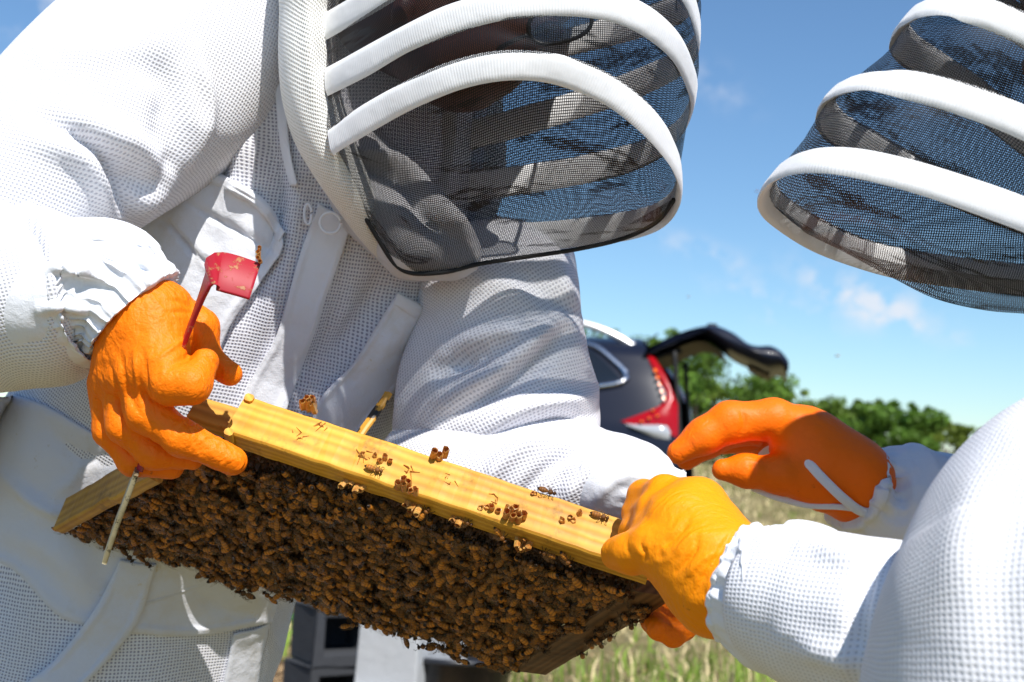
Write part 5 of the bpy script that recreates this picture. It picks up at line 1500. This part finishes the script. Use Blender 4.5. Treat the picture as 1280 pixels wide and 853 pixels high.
    tube('cuff', [(1150, 640, 1.22, 76, .058), (1122, 634, 1.215, 80, .062), (1095, 622, 1.21, 66, .052), (1078, 612, 1.205, 52, .044), (1070, 608, 1.203, 54, .045)], COTC, root, nr=70, ns=120, extra=gath, nscale=10, namp=.004, seed=46, label='gathered white cuff of the far arm',
         creases=[([(1105, 590), (1122, 600), (1130, 640)], 10, -.010), ([(1080, 640), (1100, 620), (1110, 580)], 7, .008)])
    D = 1.20
    g = [(.02, .012, [ch((1072, 606, D, 45), (1010, 560, D, 44)), ch((1068, 590, D - .01, 40), (1000, 545, D, 34)), ch((1070, 615, D, 34), (1015, 590, D - .01, 32))]),
         (.008, .006, [ch((1000, 542, D - .005, 34), (968, 526, D - .01, 25), (912, 527, D - .01, 25), (880, 545, D - .012, 21), (848, 566, D - .012, 14.5))]),      # index
         (.008, .004, [ch((1005, 548, D + .02, 32), (962, 535, D + .02, 24), (915, 535, D + .02, 22), (885, 552, D + .02, 19), (858, 574, D + .02, 14))]),
         (.008, .004, [ch((1010, 555, D + .045, 30), (965, 548, D + .05, 23), (930, 545, D + .05, 20), (905, 552, D + .05, 16))]),
         (.008, .004, [ch((1020, 565, D + .06, 26), (985, 560, D + .075, 20), (955, 560, D + .075, 16), (935, 565, D + .07, 13))]),
         (.008, .008, [ch((1030, 605, D - .012, 32), (975, 593, D - .02, 24), (932, 589, D - .025, 19), (903, 587, D - .025, 12.5))])]     # thumb
    v, f = implicit(g, .0022)
    v = sculpt(v, f, creases=[([(960, 545), (955, 560), (945, 570)], 4, -.004), ([(925, 510), (930, 530), (922, 548)], 3, -.002), ([(938, 575), (942, 590), (938, 605)], 3, -.002)], namp=.001, nscale=35, seed=22)
    go = build('glove', v, f, ORANGE2, root); go['label'] = 'orange far glove half open, thumb apart from the bent index finger'
    # thumb loop
    ribbon_tube('elastic_loop', px3([(985, 566, 1.180), (1005, 574, 1.168), (1028, 598, 1.160), (1055, 624, 1.158), (1078, 640, 1.165), (1100, 640, 1.175)]), COTC, root, .0042, .0010, nr=60, ns=12, upvec=(0, 0, 1))
    ribbon_tube('elastic_loop', px3([(940, 610, 1.185), (970, 622, 1.180), (1010, 632, 1.176), (1050, 634, 1.168), (1080, 638, 1.166)]), COTC, root, .0026, .0010, nr=50, ns=10, upvec=(0, 0, 1))
    ribbon_tube('elastic_loop', px3([(985, 566, 1.180), (968, 562, 1.20), (955, 568, 1.22), (945, 590, 1.23), (940, 608, 1.19)]), COTC, root, .0045, .0010, nr=40, ns=10, upvec=(0, 0, 1))
    # hood and veil
    G0 = [(1420, 30, .78), (1340, -30, .76), (1290, -52, .77), (1240, -56, .79), (1212, -40, .83), (1212, -20, .87), (1240, 5, .92), (1300, 50, .96), (1380, 110, .98), (1440, 160, .99)]
    G1 = [(1440, 120, .79), (1360, 80, .775), (1280, 38, .77), (1220, 14, .775), (1175, 9, .79), (1142, 20, .82), (1127, 42, .86), (1136, 62, .90), (1165, 82, .93), (1210, 112, .96), (1282, 170, .98), (1360, 225, 1.0), (1440, 270, 1.0)]
    G2 = [(1450, 250, .80), (1370, 205, .79), (1280, 155, .775), (1200, 124, .775), (1130, 107, .785), (1080, 105, .805), (1044, 118, .84), (1034, 138, .87), (1046, 160, .90), (1085, 182, .93), (1130, 208, .96), (1210, 245, .98), (1330, 290, 1.0), (1440, 330, 1.0)]
    G3 = [(1440, 345, .81), (1370, 312, .80), (1290, 273, .785), (1200, 240, .775), (1120, 216, .775), (1050, 203, .785), (1000, 206, .81), (970, 222, .84), (961, 242, .87), (975, 264, .90), (1030, 298, .94), (1110, 326, .96), (1200, 341, .98), (1300, 352, .99), (1440, 370, 1.0)]
    Gt = [(1420, -80, .80), (1380, -110, .79), (1340, -125, .80), (1310, -125, .82), (1290, -112, .86), (1290, -95, .89), (1320, -70, .93), (1360, -30, .96), (1400, 10, .98), (1430, 40, .99)]
    vo, HC, net_obj = veil(root, [Gt, G0, G1, G2, G3], [1, 2, 3, 4], 'black see-through veil with three white hoops in view', .004, bandw=19, seed=5)
    far = HC[4][:]
    k0 = int(len(far) * .30)
    top = far[:k0 * 2]
    near = HC[4]
    n = 26; m = len(near)
    low = cr(px3([(1440, 400, .93), (1370, 398, .93), (1290, 393, .93), (1230, 388, .93), (1170, 374, .92), (1120, 350, .915), (1060, 318, .90), (1000, 285, .885), (965, 256, .875)]), m)
    topn = cr(near[:int(m * .56)], m)
    G = np.array([topn * (1 - t) + low * t for t in np.linspace(0, 1, n)])
    q = np.stack([np.repeat(np.linspace(0, 3, m)[None], n, 0), np.repeat(np.linspace(0, 6, n)[:, None], m, 1), np.full((n, m), 3.3)], -1)
    bul = np.sin(np.linspace(0, PI, n))[:, None, None] * np.sin(np.linspace(.25, PI, m))[None, :, None]
    G = G + bul * np.array([0, -.006, .010]) + (np.clip(ridged(q), 0, 1) * .007)[..., None] * bul * np.array([0, -.5, 1])
    net_obj('veil', G, 'black netting sagging below the lowest hoop')
    lowf = cr(near[int(m * .5):], m)
    G = np.array([lowf * (1 - t) + low[::-1] * t for t in np.linspace(0, 1, 10)])
    net_obj('veil', G)
    # hood shell off to the right
    V = []; nu, nv = 48, 26; c0 = P(1490, -90, .86)
    for i in range(nv):
        ph = i / (nv - 1) * PI * .5
        for j in range(nu):
            th = 2 * PI * j / nu
            V.append(c0 + np.array([.09 * math.cos(th), 0, .10 * math.sin(th)]) * math.cos(ph) + np.array([0.03, .03 + .09 * math.sin(ph), 0]))
    build('hood', np.array(V), gridfaces(nv, nu, True), MESHH, root, uv=np.array(V)[:, [0, 2]])
    tube('hood', [(1484, -130, .81, 60, .05), (1470, 0, .79, 48, .05), (1466, 120, .79, 44, .05), (1468, 250, .80, 42, .045), (1470, 360, .815, 36, .04), (1490, 430, .85, 28, .03)], MESHH, root, nr=60, ns=50, namp=.003, nscale=9)
    tube('hood', [(1470, 20, .98, 60, .04), (1460, 150, .99, 50, .04), (1460, 270, 1.0, 44, .04), (1470, 380, 1.0, 36, .03)], MESHH, root, nr=40, ns=40, namp=.003, nscale=9)
    tube('hood', [(1590, -190, .90, 110, .08), (1600, -60, .90, 140, .12), (1610, 120, .91, 140, .12), (1600, 260, .93, 130, .11), (1590, 400, .97, 110, .09)], MESHH, root, nr=60, ns=60, namp=.004, nscale=9)
    tube('sleeve', [(1570, 250, 1.0, 80, .07), (1560, 340, .95, 140, .10), (1550, 440, .88, 140, .10), (1500, 560, .80, 130, .09), (1440, 650, .74, 100, .07)], MESHB, root, nr=60, ns=70, namp=.004, nscale=7, seed=3)
person_b()
